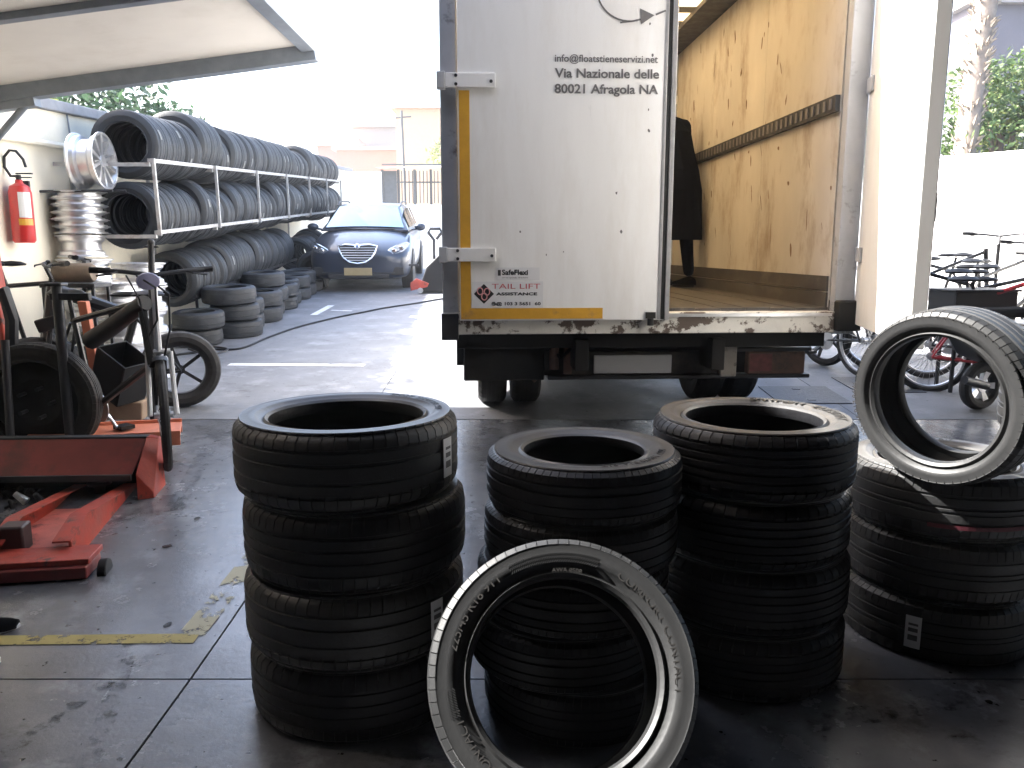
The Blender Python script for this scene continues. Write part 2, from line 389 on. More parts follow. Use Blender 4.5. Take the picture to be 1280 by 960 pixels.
# local axis of every tyre: y.  Lying flat: rotate 90 degrees about x
TY = {
 'a': tyre_mesh('tyre_large', 0.678, 0.458, 0.230, rubber),
 'b': tyre_mesh('tyre_narrow', 0.588, 0.356, 0.168, rubber, K=78, gr=[0.5, 0.2]),
 'c': tyre_mesh('tyre_medium', 0.655, 0.432, 0.220, rubber, K=56, gr=[0.60, 0.36, 0.12]),
 'd': tyre_mesh('tyre_tourer', 0.660, 0.440, 0.222, rubber_b, K=70, gr=[0.42, 0.08]),
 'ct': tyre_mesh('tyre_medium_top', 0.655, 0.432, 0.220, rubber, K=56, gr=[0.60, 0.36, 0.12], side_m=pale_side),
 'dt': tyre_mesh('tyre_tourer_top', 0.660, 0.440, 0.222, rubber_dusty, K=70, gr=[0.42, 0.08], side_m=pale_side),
 'a2': tyre_mesh('tyre_large_b', 0.674, 0.458, 0.230, rubber_b, K=60, gr=[0.55, 0.22]),
}
sticker_m = paper
def tyre(key, loc, rot, label, group=None, mesh=None):
    o = ob('tyre', mesh or TY[key], None, loc, rot); return tag(o, label, 'tyre', group)
def sticker(par, key, ang, hh=0.10, ww=0.07, R0=None, m=None):
    """a paper label stuck across the tread of tyre par; ang measured in the tyre's own xz plane"""
    Ro = R0; mb = MB(); vs = []; fs = []
    for i in range(5):
        a = ang + (i/4-0.5)*ww/Ro
        for y in (-hh/2, hh/2): vs.append(((Ro+0.003)*math.cos(a), y, (Ro+0.003)*math.sin(a)))
    for i in range(4): fs.append((2*i, 2*i+1, 2*i+3, 2*i+2))
    o = mb.add(vs, fs).build('label', m or sticker_m, par, sharp=0)
    for k, (dy, hh2) in enumerate(((0.028, 0.008), (0.008, 0.014), (-0.02, 0.02))):
        b2 = MB(); v2 = []; f2 = []
        for i in range(5):
            a = ang + (i/4-0.5)*ww*0.6/Ro
            for y in (dy-hh2/2, dy+hh2/2): v2.append(((Ro+0.0045)*math.cos(a), y, (Ro+0.0045)*math.sin(a)))
        for i in range(4): f2.append((2*i, 2*i+1, 2*i+3, 2*i+2))
        b2.add(v2, f2).build('print_line', ink, o, sharp=0)
    return o
FL = R(90)
order = ['topmost', 'second from the top', 'second from the bottom', 'bottom']
def jit(s): return random.uniform(-s, s)
# stack 1 (left)
z = 0.0
for k in range(4):
    z0 = 0.115 + k*0.230
    nm = ['bottom', 'second from the bottom', 'second from the top', 'topmost'][k]
    o = tyre(('a', 'a2', 'a', 'a2')[k], (-0.50 + [0.012, 0.010, 0.016, -0.004][k], 2.395 + [0.01, -0.01, 0.0, 0.0][k], z0), (FL, R(0.6*(k % 2)), random.uniform(0, 6)),
             ['bottom tyre of the tall black stack on the left, resting on the workshop floor', 'second tyre up from the floor in the left black stack, with a dim paper label', 'third tyre up from the floor in the left black stack, below the labelled top tyre', 'top tyre of the left black stack, with a white label at its right'][k], 'tyres in the left stack')
    if k == 3 or k == 1:
        ang = math.atan2(*( (0,1) )) 
        a_w = R(-22) if k == 3 else R(-37)      # world azimuth of the label
        o.rotation_euler = (FL, 0, 0)
        # lying: local x -> world x, local z -> world -y ; world azimuth A  -> local angle with z = -sin
        sticker(o, 'a', -a_w, 0.115, 0.05, 0.339)
tg = MB().box(-0.02, 0.02, -0.006, 0.006, 0, 0.003).build('small_tag', paper, None)
top1 = [o for o in COL.objects if o.get('label', '').startswith('top tyre of the left')][0]
tg.parent = top1; tg.location = (0.07, -0.098, -0.232); tg.rotation_euler = (R(-80), 0, R(0))
# stack 2 (middle, narrow)
for k in range(5):
    dx = [-0.01, -0.055, -0.03, -0.008, 0.0][k]
    tyre('b', (0.216+dx, 2.345, 0.083 + k*0.163), (FL, 0, random.uniform(0, 6)),
         ['bottom tyre of the narrow middle stack, hidden by the leaning tyre', 'second tyre from the floor in the middle stack, pushed out to the left', 'third tyre from the floor in the narrow middle stack', 'second tyre from the top in the narrow middle stack', 'top tyre of the shorter middle stack, small ring with bluish sheen'][k], 'tyres in the middle stack')
# stack 3
for k in range(4):
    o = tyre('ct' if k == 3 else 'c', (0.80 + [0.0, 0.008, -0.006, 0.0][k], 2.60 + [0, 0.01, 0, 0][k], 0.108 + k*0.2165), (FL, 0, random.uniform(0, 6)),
         ['bottom tyre of the stack right of the middle, on the dark floor', 'second tyre from the floor in the stack right of the middle', 'second tyre from the top in the stack right of the middle', 'top tyre of the stack right of the middle, half sunlit ring with raised lettering'][k], 'tyres in the stack right of the middle')
    if k == 3:
        o.rotation_euler = (FL, 0, 0); sticker(o, 'c', R(180-25), 0.035, 0.07, 0.325)
        lm = text_mesh('SRITADN   215/50 R17', 0.046, 0.0006, bend=(0.254, R(256)), m=ink_dark, bold=0.0018)  # black put into the raised letters in place of their shade
        lo = ob('sidewall_lettering', lm, o, (0, 0.1118, 0), (0, 0, math.pi))
# right stack, slightly tipped rows
for k in range(3):
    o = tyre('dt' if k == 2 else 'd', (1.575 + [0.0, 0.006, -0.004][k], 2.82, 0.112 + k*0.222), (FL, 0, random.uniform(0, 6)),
         ['bottom tyre of the right hand stack, with a small grey paper label', 'middle tyre of the right hand stack beneath the leaning tyre', 'top tyre of the right hand stack, with a thin red line on its tread'][k], 'tyres in the right stack')
    o.rotation_euler = (FL, 0, 0)
    if k == 0: sticker(o, 'd', R(128), 0.115, 0.05, 0.330)
    if k == 2:
        mb = MB(); vs = []; fs = []
        for i in range(25):
            a = R(25) + i/24*R(100)
            for y in (-0.062, -0.048): vs.append((0.3305*math.cos(a), y, 0.3305*math.sin(a)))
        for i in range(24): fs.append((2*i, 2*i+1, 2*i+3, 2*i+2))
        mb.add(vs, fs).build('red_line', redline, o, sharp=0)
for lb_, txt_, r0_, a0_, yy_ in (('top tyre of the left black stack', 'SPORT  225/45 R18  95W', .268, R(250), .1157), ('top tyre of the shorter', 'ECO  165/70 R14  81T', .222, R(250), .0848), ('top tyre of the right hand', 'TOURING  205/55 R17', .262, R(300), .1120)):
    o_ = [q for q in COL.objects if q.get('label', '').startswith(lb_)][0]
    ob('sidewall_lettering', text_mesh(txt_, .030, 0.0004, bend=(r0_, a0_), m=rubber), o_, (0, yy_, 0), (0, 0, math.pi))
# front leaning tyre
def lean_matrix(loc, heading, tilt):
    """a standing tyre whose face (-y) looks towards azimuth heading and is tipped back by tilt"""
    return (tilt, 0, heading)
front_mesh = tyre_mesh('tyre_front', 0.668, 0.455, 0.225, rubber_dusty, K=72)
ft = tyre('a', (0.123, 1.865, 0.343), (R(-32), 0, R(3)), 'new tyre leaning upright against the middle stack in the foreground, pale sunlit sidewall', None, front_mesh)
for txt, r0, a0, sz in (('COMFORT CONTACT', 0.263, R(58), 0.032), ('225/45 R18 91Y', 0.266, R(168), 0.032), ('AWA 0508', 0.240, R(95), 0.016), ('CONTACT 1', 0.262, R(232), 0.030)):
    ob('sidewall_lettering', text_mesh(txt, sz, 0.0003, bend=(r0, a0), m=letterm), ft, (0, -0.1115, 0))
tg2 = MB().box(-0.012, 0.012, -0.004, 0.004, 0, 0.002).build('small_tag', paper, ft, (-0.06, -0.03, 0.285), (R(-70), 0, 0))
# hatched band on the sidewall
for a0, a1 in ((R(70), R(118)), (R(186), R(200))):
    mb = MB(); nseg = int((a1-a0)/0.022)
    for i in range(nseg):
        a = a0 + (a1-a0)*i/nseg
        for q in range(3):
            rr = 0.268 + q*0.009
            M = Matrix.Rotation(-a, 4, 'Y') @ Matrix.Translation((rr, -0.1118, 0)) @ Matrix.Rotation(R(40), 4, 'Y')
            mb.box(-0.0042, 0.0042, -0.0014, 0.0, -0.0009, 0.0009, M)
    mb.build('hatched_band', rubber_dusty, ft, sharp=0)
# right standing tyres
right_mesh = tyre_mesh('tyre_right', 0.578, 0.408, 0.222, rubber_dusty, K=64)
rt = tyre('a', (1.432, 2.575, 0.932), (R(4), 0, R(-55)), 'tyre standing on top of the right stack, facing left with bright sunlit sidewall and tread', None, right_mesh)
ob('sidewall_lettering', text_mesh('SPORT RADIAL', 0.034, 0.0004, bend=(0.250, R(105)), m=letterm), rt, (0, -0.1075, 0))
ob('sidewall_lettering', text_mesh('225/45 R17 94W', 0.026, 0.0006, bend=(0.262, R(215)), m=letterm), rt, (0, -0.1075, 0))
#rt2 = tyre('a', (1.84, 3.00, 1.00), (R(-8), 0, R(-50)), 'second upright tyre with blocky tread just behind the sunlit one', None, right_mesh)

# ---------------------------------------------------------------- delivery truck (local x along its rear, y forward)
TA = R(3.2); TG = 0.22
tl = Vector((-0.378, 4.534, TG))
truck = thing('box_truck', 'big white box truck backed up to the workshop with its right rear door wide open', 'truck', tl, (0, 0, TA))
W = 2.36; LEN = 3.75; ZT = 3.17; ZF = 0.835; ZS = 0.70
ply = mat('stained_plywood', (0.56, 0.53, 0.49), 0.6, var=0.16, scale=1.4, stretch=(1, 1, 0.45), dirt=(0.28, 0.20, 0.14), dscale=3.2, dlo=0.50, dhi=0.74, bump=0.05)
plyf = mat('worn_brown_floor', (0.066, 0.058, 0.052), 0.55, var=0.4, scale=3, stretch=(3, 0.6, 1), dirt=(0.17, 0.15, 0.13), dscale=4, dlo=0.55, dhi=0.8)
blot = mat('dark_wood_stain', (0.19, 0.12, 0.075), 0.7, var=0.3, scale=20)
roofy = bpy.data.materials.new('yellow_translucent_roof'); roofy.use_nodes = True
n_ = roofy.node_tree; b_ = n_.nodes['Principled BSDF']; b_.inputs['Base Color'].default_value = (0.70, 0.53, 0.28, 1); b_.inputs['Roughness'].default_value = 0.6
tr_ = n_.nodes.new('ShaderNodeBsdfTranslucent'); tr_.inputs[0].default_value = (0.82, 0.69, 0.48, 1); mx_ = n_.nodes.new('ShaderNodeMixShader'); mx_.inputs[0].default_value = 0.72
n_.links.new(b_.outputs[0], mx_.inputs[1]); n_.links.new(tr_.outputs[0], mx_.inputs[2]); n_.links.new(mx_.outputs[0], n_.nodes['Material Output'].inputs[0])

MB().box(0, 0.05, 0.045, LEN, ZS, ZT).build('left_side_panel', white_paint, truck)
MB().box(W-0.06, W-0.004, 0.05, LEN, ZS, ZT).build('right_side_panel', white_paint, truck)
wl = bpy.data.objects.new('right_inner_wall', None); COL.objects.link(wl); wl.parent = truck
for i, (a, b) in enumerate(((0.05, 1.26), (1.265, 2.47), (2.475, LEN-0.05))):
    MB().box(W-0.12, W-0.064, a, b, ZF+0.0, ZT).build('plywood_sheet', ply, wl)
for i in range(2): MB().box(W-0.135, W-0.122, 0.06, LEN-0.06, ZF+0.012+i*0.095, ZF+0.10+i*0.095).build('kick_board', plyf, wl)
# blotches in the plywood: scuffs on the surface
random.seed(3)
mb = MB()
for _ in range(60):
    y = random.uniform(0.1, 3.3); zz = random.uniform(1.15, 3.0); a = random.uniform(0.006, 0.022); c = random.uniform(0.015, 0.055)
    if random.random() < 0.3: a *= 0.4; c *= 1.8
    n = 9; ph = random.uniform(0, 6); sl_ = random.uniform(-0.5, 0.9)
    pts = []
    for k in range(n):
        an = 2*math.pi*k/n; q = random.uniform(0.55, 1.15); dz = math.sin(an)*c*q
        pts.append((W-0.1215, y + math.cos(an)*a*q + dz*sl_*0.5, zz + dz))
    mb.add(pts, [tuple(range(n))])
o = mb.build('scuff_mark', blot, wl, sharp=0); o['kind'] = 'stuff'
# load rail with slots
rail = MB().box(W-0.150, W-0.122, 0.06, LEN-0.1, 1.955, 2.045).build('load_rail', dark_steel, wl)
slot = MB().box(W-0.156, W-0.1505, 0, 0.030, 1.972, 2.03).mesh('rail_slot', mat('slot_light', (0.16, 0.15, 0.15), 0.6))
for i in range(44): ob('rail_slot', slot, rail, (0, 0.10 + i*0.080, 0))
MB().box(0.056, 0.10, 0.05, LEN-0.05, ZF, ZT).build('left_inner_wall', ply, truck)
MB().box(0.10, W-0.12, LEN-0.05, LEN, ZF, ZT).build('front_wall', frame_grey, truck)
MB().box(0.0, W, 0.04, LEN, ZF-0.04, ZF).build('load_floor', plyf, truck)
flr = bpy.data.objects.new('floor_deck', None); COL.objects.link(flr); flr.parent = truck
for i in range(15):
    x0 = 0.105 + i*0.1495
    MB().box(x0, x0+0.146, 0.05, LEN-0.055, ZF+0.0005, ZF+0.010+0.002*(i % 3)).build('floor_plank', plyf, flr)
MB().box(0.0, W, 0.0, LEN, ZT+0.001, ZT+0.012).build('roof', roofy, truck)
for i in range(9): MB().box(0.06, W-0.125, 0.30+i*0.42, 0.33+i*0.42, ZT-0.045, ZT-0.004).build('roof_rib', dark_steel, truck)
MB().box(W-0.36, W-0.125, 0.05, LEN-0.05, ZT-0.085, ZT-0.047).build('roof_edge_beam', dark_steel, truck)
lamp_s = mat('bright_opening', (0.8, 0.8, 0.78), 0.3)
MB().box(2.06, 2.24, LEN-0.06, LEN-0.053, 2.62, 2.70).build('bright_gap_patch', paper, truck)  # white box in place of the bright gap high in the front wall
# rear frame
def post(x0, x1, nm, m): return MB().box(x0, x1, -0.03, 0.04, ZS, ZT+0.02).build(nm, m, truck, bevel=0.006)
post(-0.012, 0.078, 'left_rear_post', frame_grey)
rp = post(W-0.118, W, 'right_rear_post', frame_grey)
MB().box(0.08, W-0.12, -0.03, 0.04, ZT-0.06, ZT+0.02).build('rear_header', frame_grey, truck, bevel=0.006)
sill = MB().box(-0.012, W-0.12, -0.045, 0.038, ZS+0.01, ZF-0.004).build('rear_sill', chipped, truck, bevel=0.005)
MB().box(0.08, W-0.14, -0.055, -0.046, ZF-0.030, ZF-0.012).build('sill_lip', alu, sill)
MB().box(W-0.118, W+0.02, -0.09, 0.06, ZS+0.02, ZF+0.06).build('corner_hinge_block', black_m, truck, bevel=0.01)
MB().box(-0.02, 0.075, -0.06, -0.032, ZS-0.02, ZS+0.13).build('left_corner_plate', dark_steel, truck, bevel=0.004)
# closed left door
ld = MB().box(0.082, 1.235, -0.075, -0.034, ZF-0.045, ZT-0.03).build('left_rear_door', white_paint, truck, bevel=0.004)
edge = MB(); edge.box(1.2355, 1.262, -0.085, -0.030, ZF-0.045, ZT-0.03); edge.box(1.196, 1.212, -0.079, -0.0755, ZF-0.04, ZT-0.03)
edge.build('door_edge_strip', alu, ld, bevel=0.003)
MB().box(1.215, 1.2345, -0.078, -0.0755, ZF-0.04, ZT-0.03).build('rubber_seal', black_m, ld)
latch = MB(); latch.box(1.13, 1.185, -0.088, -0.0756, ZF-0.035, ZF+0.0); latch.cyl((1.157, -0.085, ZF-0.075), (1.157, -0.085, ZF-0.036), 0.018)
latch.build('latch', black_m, ld)
MB().box(0.090, 0.146, -0.078, -0.0755, ZF-0.035, 2.02).build('marking_tape', tape, ld)
MB().box(0.146, 0.885, -0.0785, -0.0755, ZF-0.035, ZF+0.025).build('marking_tape', tape, ld)
for zc in (2.07, 1.155, 2.95):
    h = MB(); h.box(-0.028, 0.018, -0.10, -0.036, zc-0.043, zc+0.043); hp = h.build('hinge', chipped if 0 else frame_grey, ld, bevel=0.004)
    MB().box(0.019, 0.285, -0.096, -0.079, zc-0.037, zc+0.037).build('hinge_leaf', white_paint, hp, bevel=0.003)
    b = MB()
    for x, dz in ((0.075, 0.022), (0.075, -0.022), (0.262, -0.006)): b.cyl((x, -0.101, zc+dz), (x, -0.096, zc+dz), 0.009, n=8)
    b.build('bolt', dark_steel, hp)
YF = -0.0775
def sign(txt, x, z, size, m=ink, par=None, name='lettering', width=None, bold=0.0, yy=YF):
    me = text_mesh(txt, size, 0, name=name, m=m, bold=bold)
    xs = [v.co.x for v in me.vertices]; wd = max(xs) - min(xs); x0 = min(xs)
    k = (width / wd) if width else 1
    for v in me.vertices: v.co.x = (v.co.x - x0) * k
    return ob(name, me, par or ld, (x, yy, z))
sign('info@floatstieneservizi.net', 0.603, 2.172, 0.052, width=0.556, bold=0.0006)
sign('Via Nazionale delle', 0.603, 2.092, 0.066, width=0.565, bold=0.0015)
sign('80021 Afragola NA', 0.603, 2.012, 0.066, width=0.562, bold=0.0015)
sign('SOC  DA', 1.065, 2.535, 0.034, width=0.115)
mb = MB()
def curve_strip(pts, wd, y=YF):
    vs = []; fs = []
    for i, (x, z) in enumerate(pts):
        a = pts[max(0, i-1)]; b = pts[min(len(pts)-1, i+1)]; d = Vector((b[0]-a[0], b[1]-a[1])).normalized()
        vs += [(x-d.y*wd/2, y, z+d.x*wd/2), (x+d.y*wd/2, y, z-d.x*wd/2)]
    for i in range(len(pts)-1): fs.append((2*i, 2*i+1, 2*i+3, 2*i+2))
    mb.add(vs, fs)
pts = []
for i in range(25):
    a = R(100) + R(190)*i/24
    pts.append((1.00 + 0.175*math.cos(a), 2.535 + 0.155*math.sin(a)))
curve_strip(pts[:23], 0.009)
curve_strip([(1.00 + 0.20*t, 2.378 + 0.03*t + 0.04*t*t) for t in (-0.25, 0.1, 0.3)], 0.009)
curve_strip([(1.14 + 0.054*t, 2.415 + 0.022*t) for t in (0, 0.5, 1.0)], 0.009)
mb.add([(1.055, YF-0.0005, 2.445), (1.055+0.078, YF-0.0005, 2.412), (1.062, YF-0.0005, 2.365)], [(0, 1, 2)])
mb.build('arrow_logo', ink, ld, sharp=0)
s1 = MB().box(0.288, 0.528, -0.0777, -0.0755, 1.015, 1.085).build('sticker', paper, ld)
sign('SafeFlexi', 0.318, 1.045, 0.040, m=ink_dark, par=s1, width=0.145, bold=0.0012, yy=-0.0785)
sign('servizi sponde idrauliche', 0.318, 1.026, 0.012, m=ink, par=s1, width=0.145, yy=-0.0785)
MB().box(0.296, 0.312, -0.0785, -0.0778, 1.04, 1.072).build('small_square', ink_dark, s1)
s2 = MB().box(0.150, 0.548, -0.0777, -0.0755, 0.862, 1.008).build('sticker', paper, ld)
dm = MB(); dm.add([(0.162, -0.0785, 0.94), (0.218, -0.0785, 0.885), (0.274, -0.0785, 0.94), (0.218, -0.0785, 0.995)], [(0, 1, 2, 3)])
dmo = dm.build('diamond_emblem', ink_dark, s2, sharp=0)
for i, (x, z) in enumerate(((0.197, 0.955), (0.22, 0.925), (0.235, 0.952))):
    r_ = MB(); r_.tube([(x+0.015*math.cos(a*math.pi/6), -0.0795, z+0.019*math.sin(a*math.pi/6)) for a in range(12)], 0.0035, 5, True); r_.build('emblem_ring', mat('pink_print', (0.62, 0.28, 0.28), 0.5), dmo)
sign('TAIL LIFT', 0.262, 0.968, 0.040, m=ink_red, par=s2, width=0.27, bold=0.0, yy=-0.0785)
sign('ASSISTANCE', 0.285, 0.932, 0.022, m=ink_dark, par=s2, width=0.23, bold=0.0008, yy=-0.0785)
sign('@ 103 3 5651  60', 0.285, 0.877, 0.024, m=ink_dark, par=s2, width=0.25, bold=0.0008, yy=-0.0785)
mb = MB(); mb.tube([(0.272+0.009*math.cos(a*math.pi/5), -0.0787, 0.885+0.009*math.sin(a*math.pi/5)) for a in range(10)], 0.003, 5, True); mb.build('phone_mark', ink_dark, s2)
MB().box(0.29, 0.40, -0.0783, -0.0778, 0.9, 0.901)
mb = MB()
random.seed(12)
for x, z, r in ((0.42, 1.28, .006), (0.565, 1.155, .005), (0.60, 2.52, .007), (1.11, 2.37, .006), (1.115, 1.93, .006), (0.66, 1.17, .004), (0.95, 1.49, .007), (0.98, 1.28, .008), (1.13, 2.21, .007), (1.12, 1.82, .008)):
    mb.add([(x+random.uniform(.5, 1.1)*r*math.cos(a*math.pi/4), -0.0763, z+random.uniform(.6, 1.6)*r*math.sin(a*math.pi/4)) for a in range(8)], [tuple(range(8))])
mb.build('dirt_spot', ink, ld, sharp=0)['kind'] = 'stuff'

# open right door, swung out towards the camera
hd = bpy.data.objects.new('right_rear_door', None); COL.objects.link(hd); hd.parent = truck
hd.location = (W+0.015, -0.04, 0); hd.rotation_euler = (0, 0, R(180+78) - TA + R(0))
dp = MB().box(0.0, 1.20, -0.02, 0.02, ZF-0.075, ZT-0.03).build('door_panel', white_paint, hd, bevel=0.004)
ed = MB(); ed.box(1.201, 1.235, -0.032, 0.030, ZF-0.075, ZT-0.03); ed.build('door_edge_strip', white_paint, hd, bevel=0.004)
MB().box(1.10, 1.165, -0.034, -0.0205, ZF-0.07, ZT-0.04).build('seal_strip', frame_grey, hd)
for zc in (1.155, 2.07, 2.95):
    MB().box(-0.045, 0.12, -0.035, -0.021, zc-0.04, zc+0.04).build('hinge', frame_grey, hd, bevel=0.003)
lb = MB(); lb.cyl((1.13, 0.045, ZF-0.06), (1.13, 0.045, ZT-0.05), 0.014); lb.box(1.10, 1.16, 0.021, 0.055, 1.3, 1.42); lb.build('lock_bar', alu, hd)
# undercarriage
YB = 0.35
MB().box(0.25, 0.35, 0.1, 7.4, 0.45, 0.66).build('chassis_rail', black_m, truck) if 0 else None
ch = bpy.data.objects.new('chassis', None); COL.objects.link(ch); ch.parent = truck
for x in (0.80, 1.62): MB().box(x-0.04, x+0.04, 0.12, 6.4, 0.47, 0.66).build('frame_rail', black_m, ch, bevel=0.005)
for y in (0.2, 1.0, 1.9, 2.9): MB().box(0.06, W-0.06, y, y+0.07, 0.60, 0.699).build('cross_member', black_m, ch, bevel=0.004)
MB().box(0.05, 2.05, YB+0.55, YB+0.62, 0.40, 0.70).build('rear_crossbeam', black_m, ch)
bb = MB(); bb.box(0.62, W-0.10+0.02, YB-0.02, YB+0.08, 0.385, 0.41); bb.box(1.78, W-0.08, YB-0.03, YB+0.09, 0.555, 0.58); bb.build('underrun_bar', dark_steel, ch, bevel=0.006)
MB().box(0.60, 1.78, YB+0.01, YB+0.06, 0.41, 0.555).build('underrun_panel', mat('grimy_grey_steel', (0.022, 0.020, 0.018), 0.65, var=0.4, scale=6, dirt=(0.06, 0.045, 0.035), dscale=7, dlo=0.5, dhi=0.7), ch, bevel=0.004)
MB().box(0.905, 1.395, YB-0.02, YB-0.008, 0.422, 0.538).build('number_plate', plate_m, truck, bevel=0.006)
MB().box(1.70, 1.80, YB-0.04, YB+0.03, 0.40, 0.70).build('bracket', beige_m, ch, bevel=0.005)
MB().box(1.86, W-0.245, YB-0.045, YB-0.02, 0.415, 0.55)
rl = MB().box(1.88, W-0.115, YB-0.02, YB+0.05, 0.412, 0.553).build('rear_lamp', rusty, truck, bevel=0.008)
MB().box(1.89, 2.03, YB-0.026, YB-0.0205, 0.43, 0.54).build('lamp_lens', mat('dirty_red_lens', (0.18, 0.055, 0.05), 0.45, var=0.3, scale=30), rl)
ml = MB(); ml.box(0.10, 0.60, YB, YB+0.05, 0.38, 0.68); ml.box(0.10, 0.125, YB+0.05, YB+1.7, 0.40, 0.68); ml.build('mud_flap', mat('grimy_flap', (0.010, 0.009, 0.008), 0.75, var=0.4, scale=8, dirt=(0.028, 0.024, 0.020), dscale=5, dlo=0.5, dhi=0.8), truck, bevel=0.01)
MB().cyl((0.66, YB, 0.45), (0.66, YB, 0.66), 0.03, n=8).build('lift_cylinder', rusty, ch)
MB().box(0.72, 0.77, YB-0.01, YB+0.04, 0.42, 0.69).build('lift_bracket', rusty, ch)
MB().tube([(0.8, YB, 0.66), (0.76, YB-0.02, 0.58), (0.70, YB-0.02, 0.52), (0.62, YB, 0.60)], 0.012).build('hydraulic_hose', black_m, ch)
MB().cyl((0.55, YB+0.3, 0.33), (0.62, YB+0.3, 0.40), 0.02, n=8).build('hook', rusty, ch)
tkw = tyre_mesh('truck_tyre', 0.76, 0.44, 0.215, mat('truck_rubber', (0.012, 0.0115, 0.011), 0.8, var=0.4, scale=10, dirt=(0.03, 0.027, 0.025), dscale=6, dlo=0.5, dhi=0.8), K=40)
rimd = MB().lathe([(0.22, -0.10), (0.215, -0.02), (0.12, 0.02), (0.04, 0.0), (0.001, 0.0)], 24, Matrix.Rotation(R(90), 4, 'X')).mesh('wheel_disc', rusty)
YA = 1.62
def twheel(x, y, zg):
    wv = bpy.data.objects.new('wheel', None); COL.objects.link(wv); wv.parent = truck; wv.location = (x, y, zg+0.375)
    wv.rotation_euler = (0, 0, R(90))
    ob('tyre', tkw, wv); ob('rim', rimd, wv)
def wz(x, y):
    p = tl + Matrix.Rotation(TA, 3, 'Z') @ Vector((x, y, 0)); return g(p.y) - TG
for x in (0.31, 0.565, 1.96, 2.215): twheel(x, YA, wz(x, YA))
for x in (0.42, 2.05): twheel(x, 5.2, wz(x, 5.2))
MB().cyl((0.5, YA, wz(0, YA)+0.38), (2.0, YA, wz(0, YA)+0.38), 0.075).build('rear_axle', black_m, ch)
cab = MB(); cab.box(0.12, W-0.15, LEN+0.15, LEN+1.75, 0.62, 2.55); cab.build('cab', white_paint, truck, bevel=0.06)
for x in (0.05, W-0.30): MB().box(x, x+0.25, YA-0.55, YA+0.55, ZS-0.05, ZS-0.02).build('wheel_arch', black_m, ch)

# ---------------------------------------------------------------- person standing inside the truck / by the machines
skin = mat('skin', (0.42, 0.25, 0.18), 0.5, var=0.06)
blackc = mat('black_clothing', (0.005, 0.005, 0.006), 1.0, spec=0.05, var=0.3, scale=20)
jeans = mat('dark_trousers', (0.010, 0.024, 0.030), 0.85, var=0.3, scale=20)
hairm = mat('dark_hair', (0.02, 0.015, 0.012), 0.6)
def skinmesh(name, pts, edges, radii, m, parent, root=0, sub=2):
    me = bpy.data.meshes.new(name); me.from_pydata(pts, edges, []); me.update()
    o = ob(name, me, parent); me.materials.append(m)
    sk = o.modifiers.new('skin', 'SKIN'); sk.use_smooth_shade = True
    sb = o.modifiers.new('sub', 'SUBSURF'); sb.levels = sub; sb.render_levels = sub
    for i, r in enumerate(radii):
        v = me.skin_vertices[0].data[i]; v.radius = (r, r) if not isinstance(r, tuple) else r; v.use_root = (i == root)
    return o
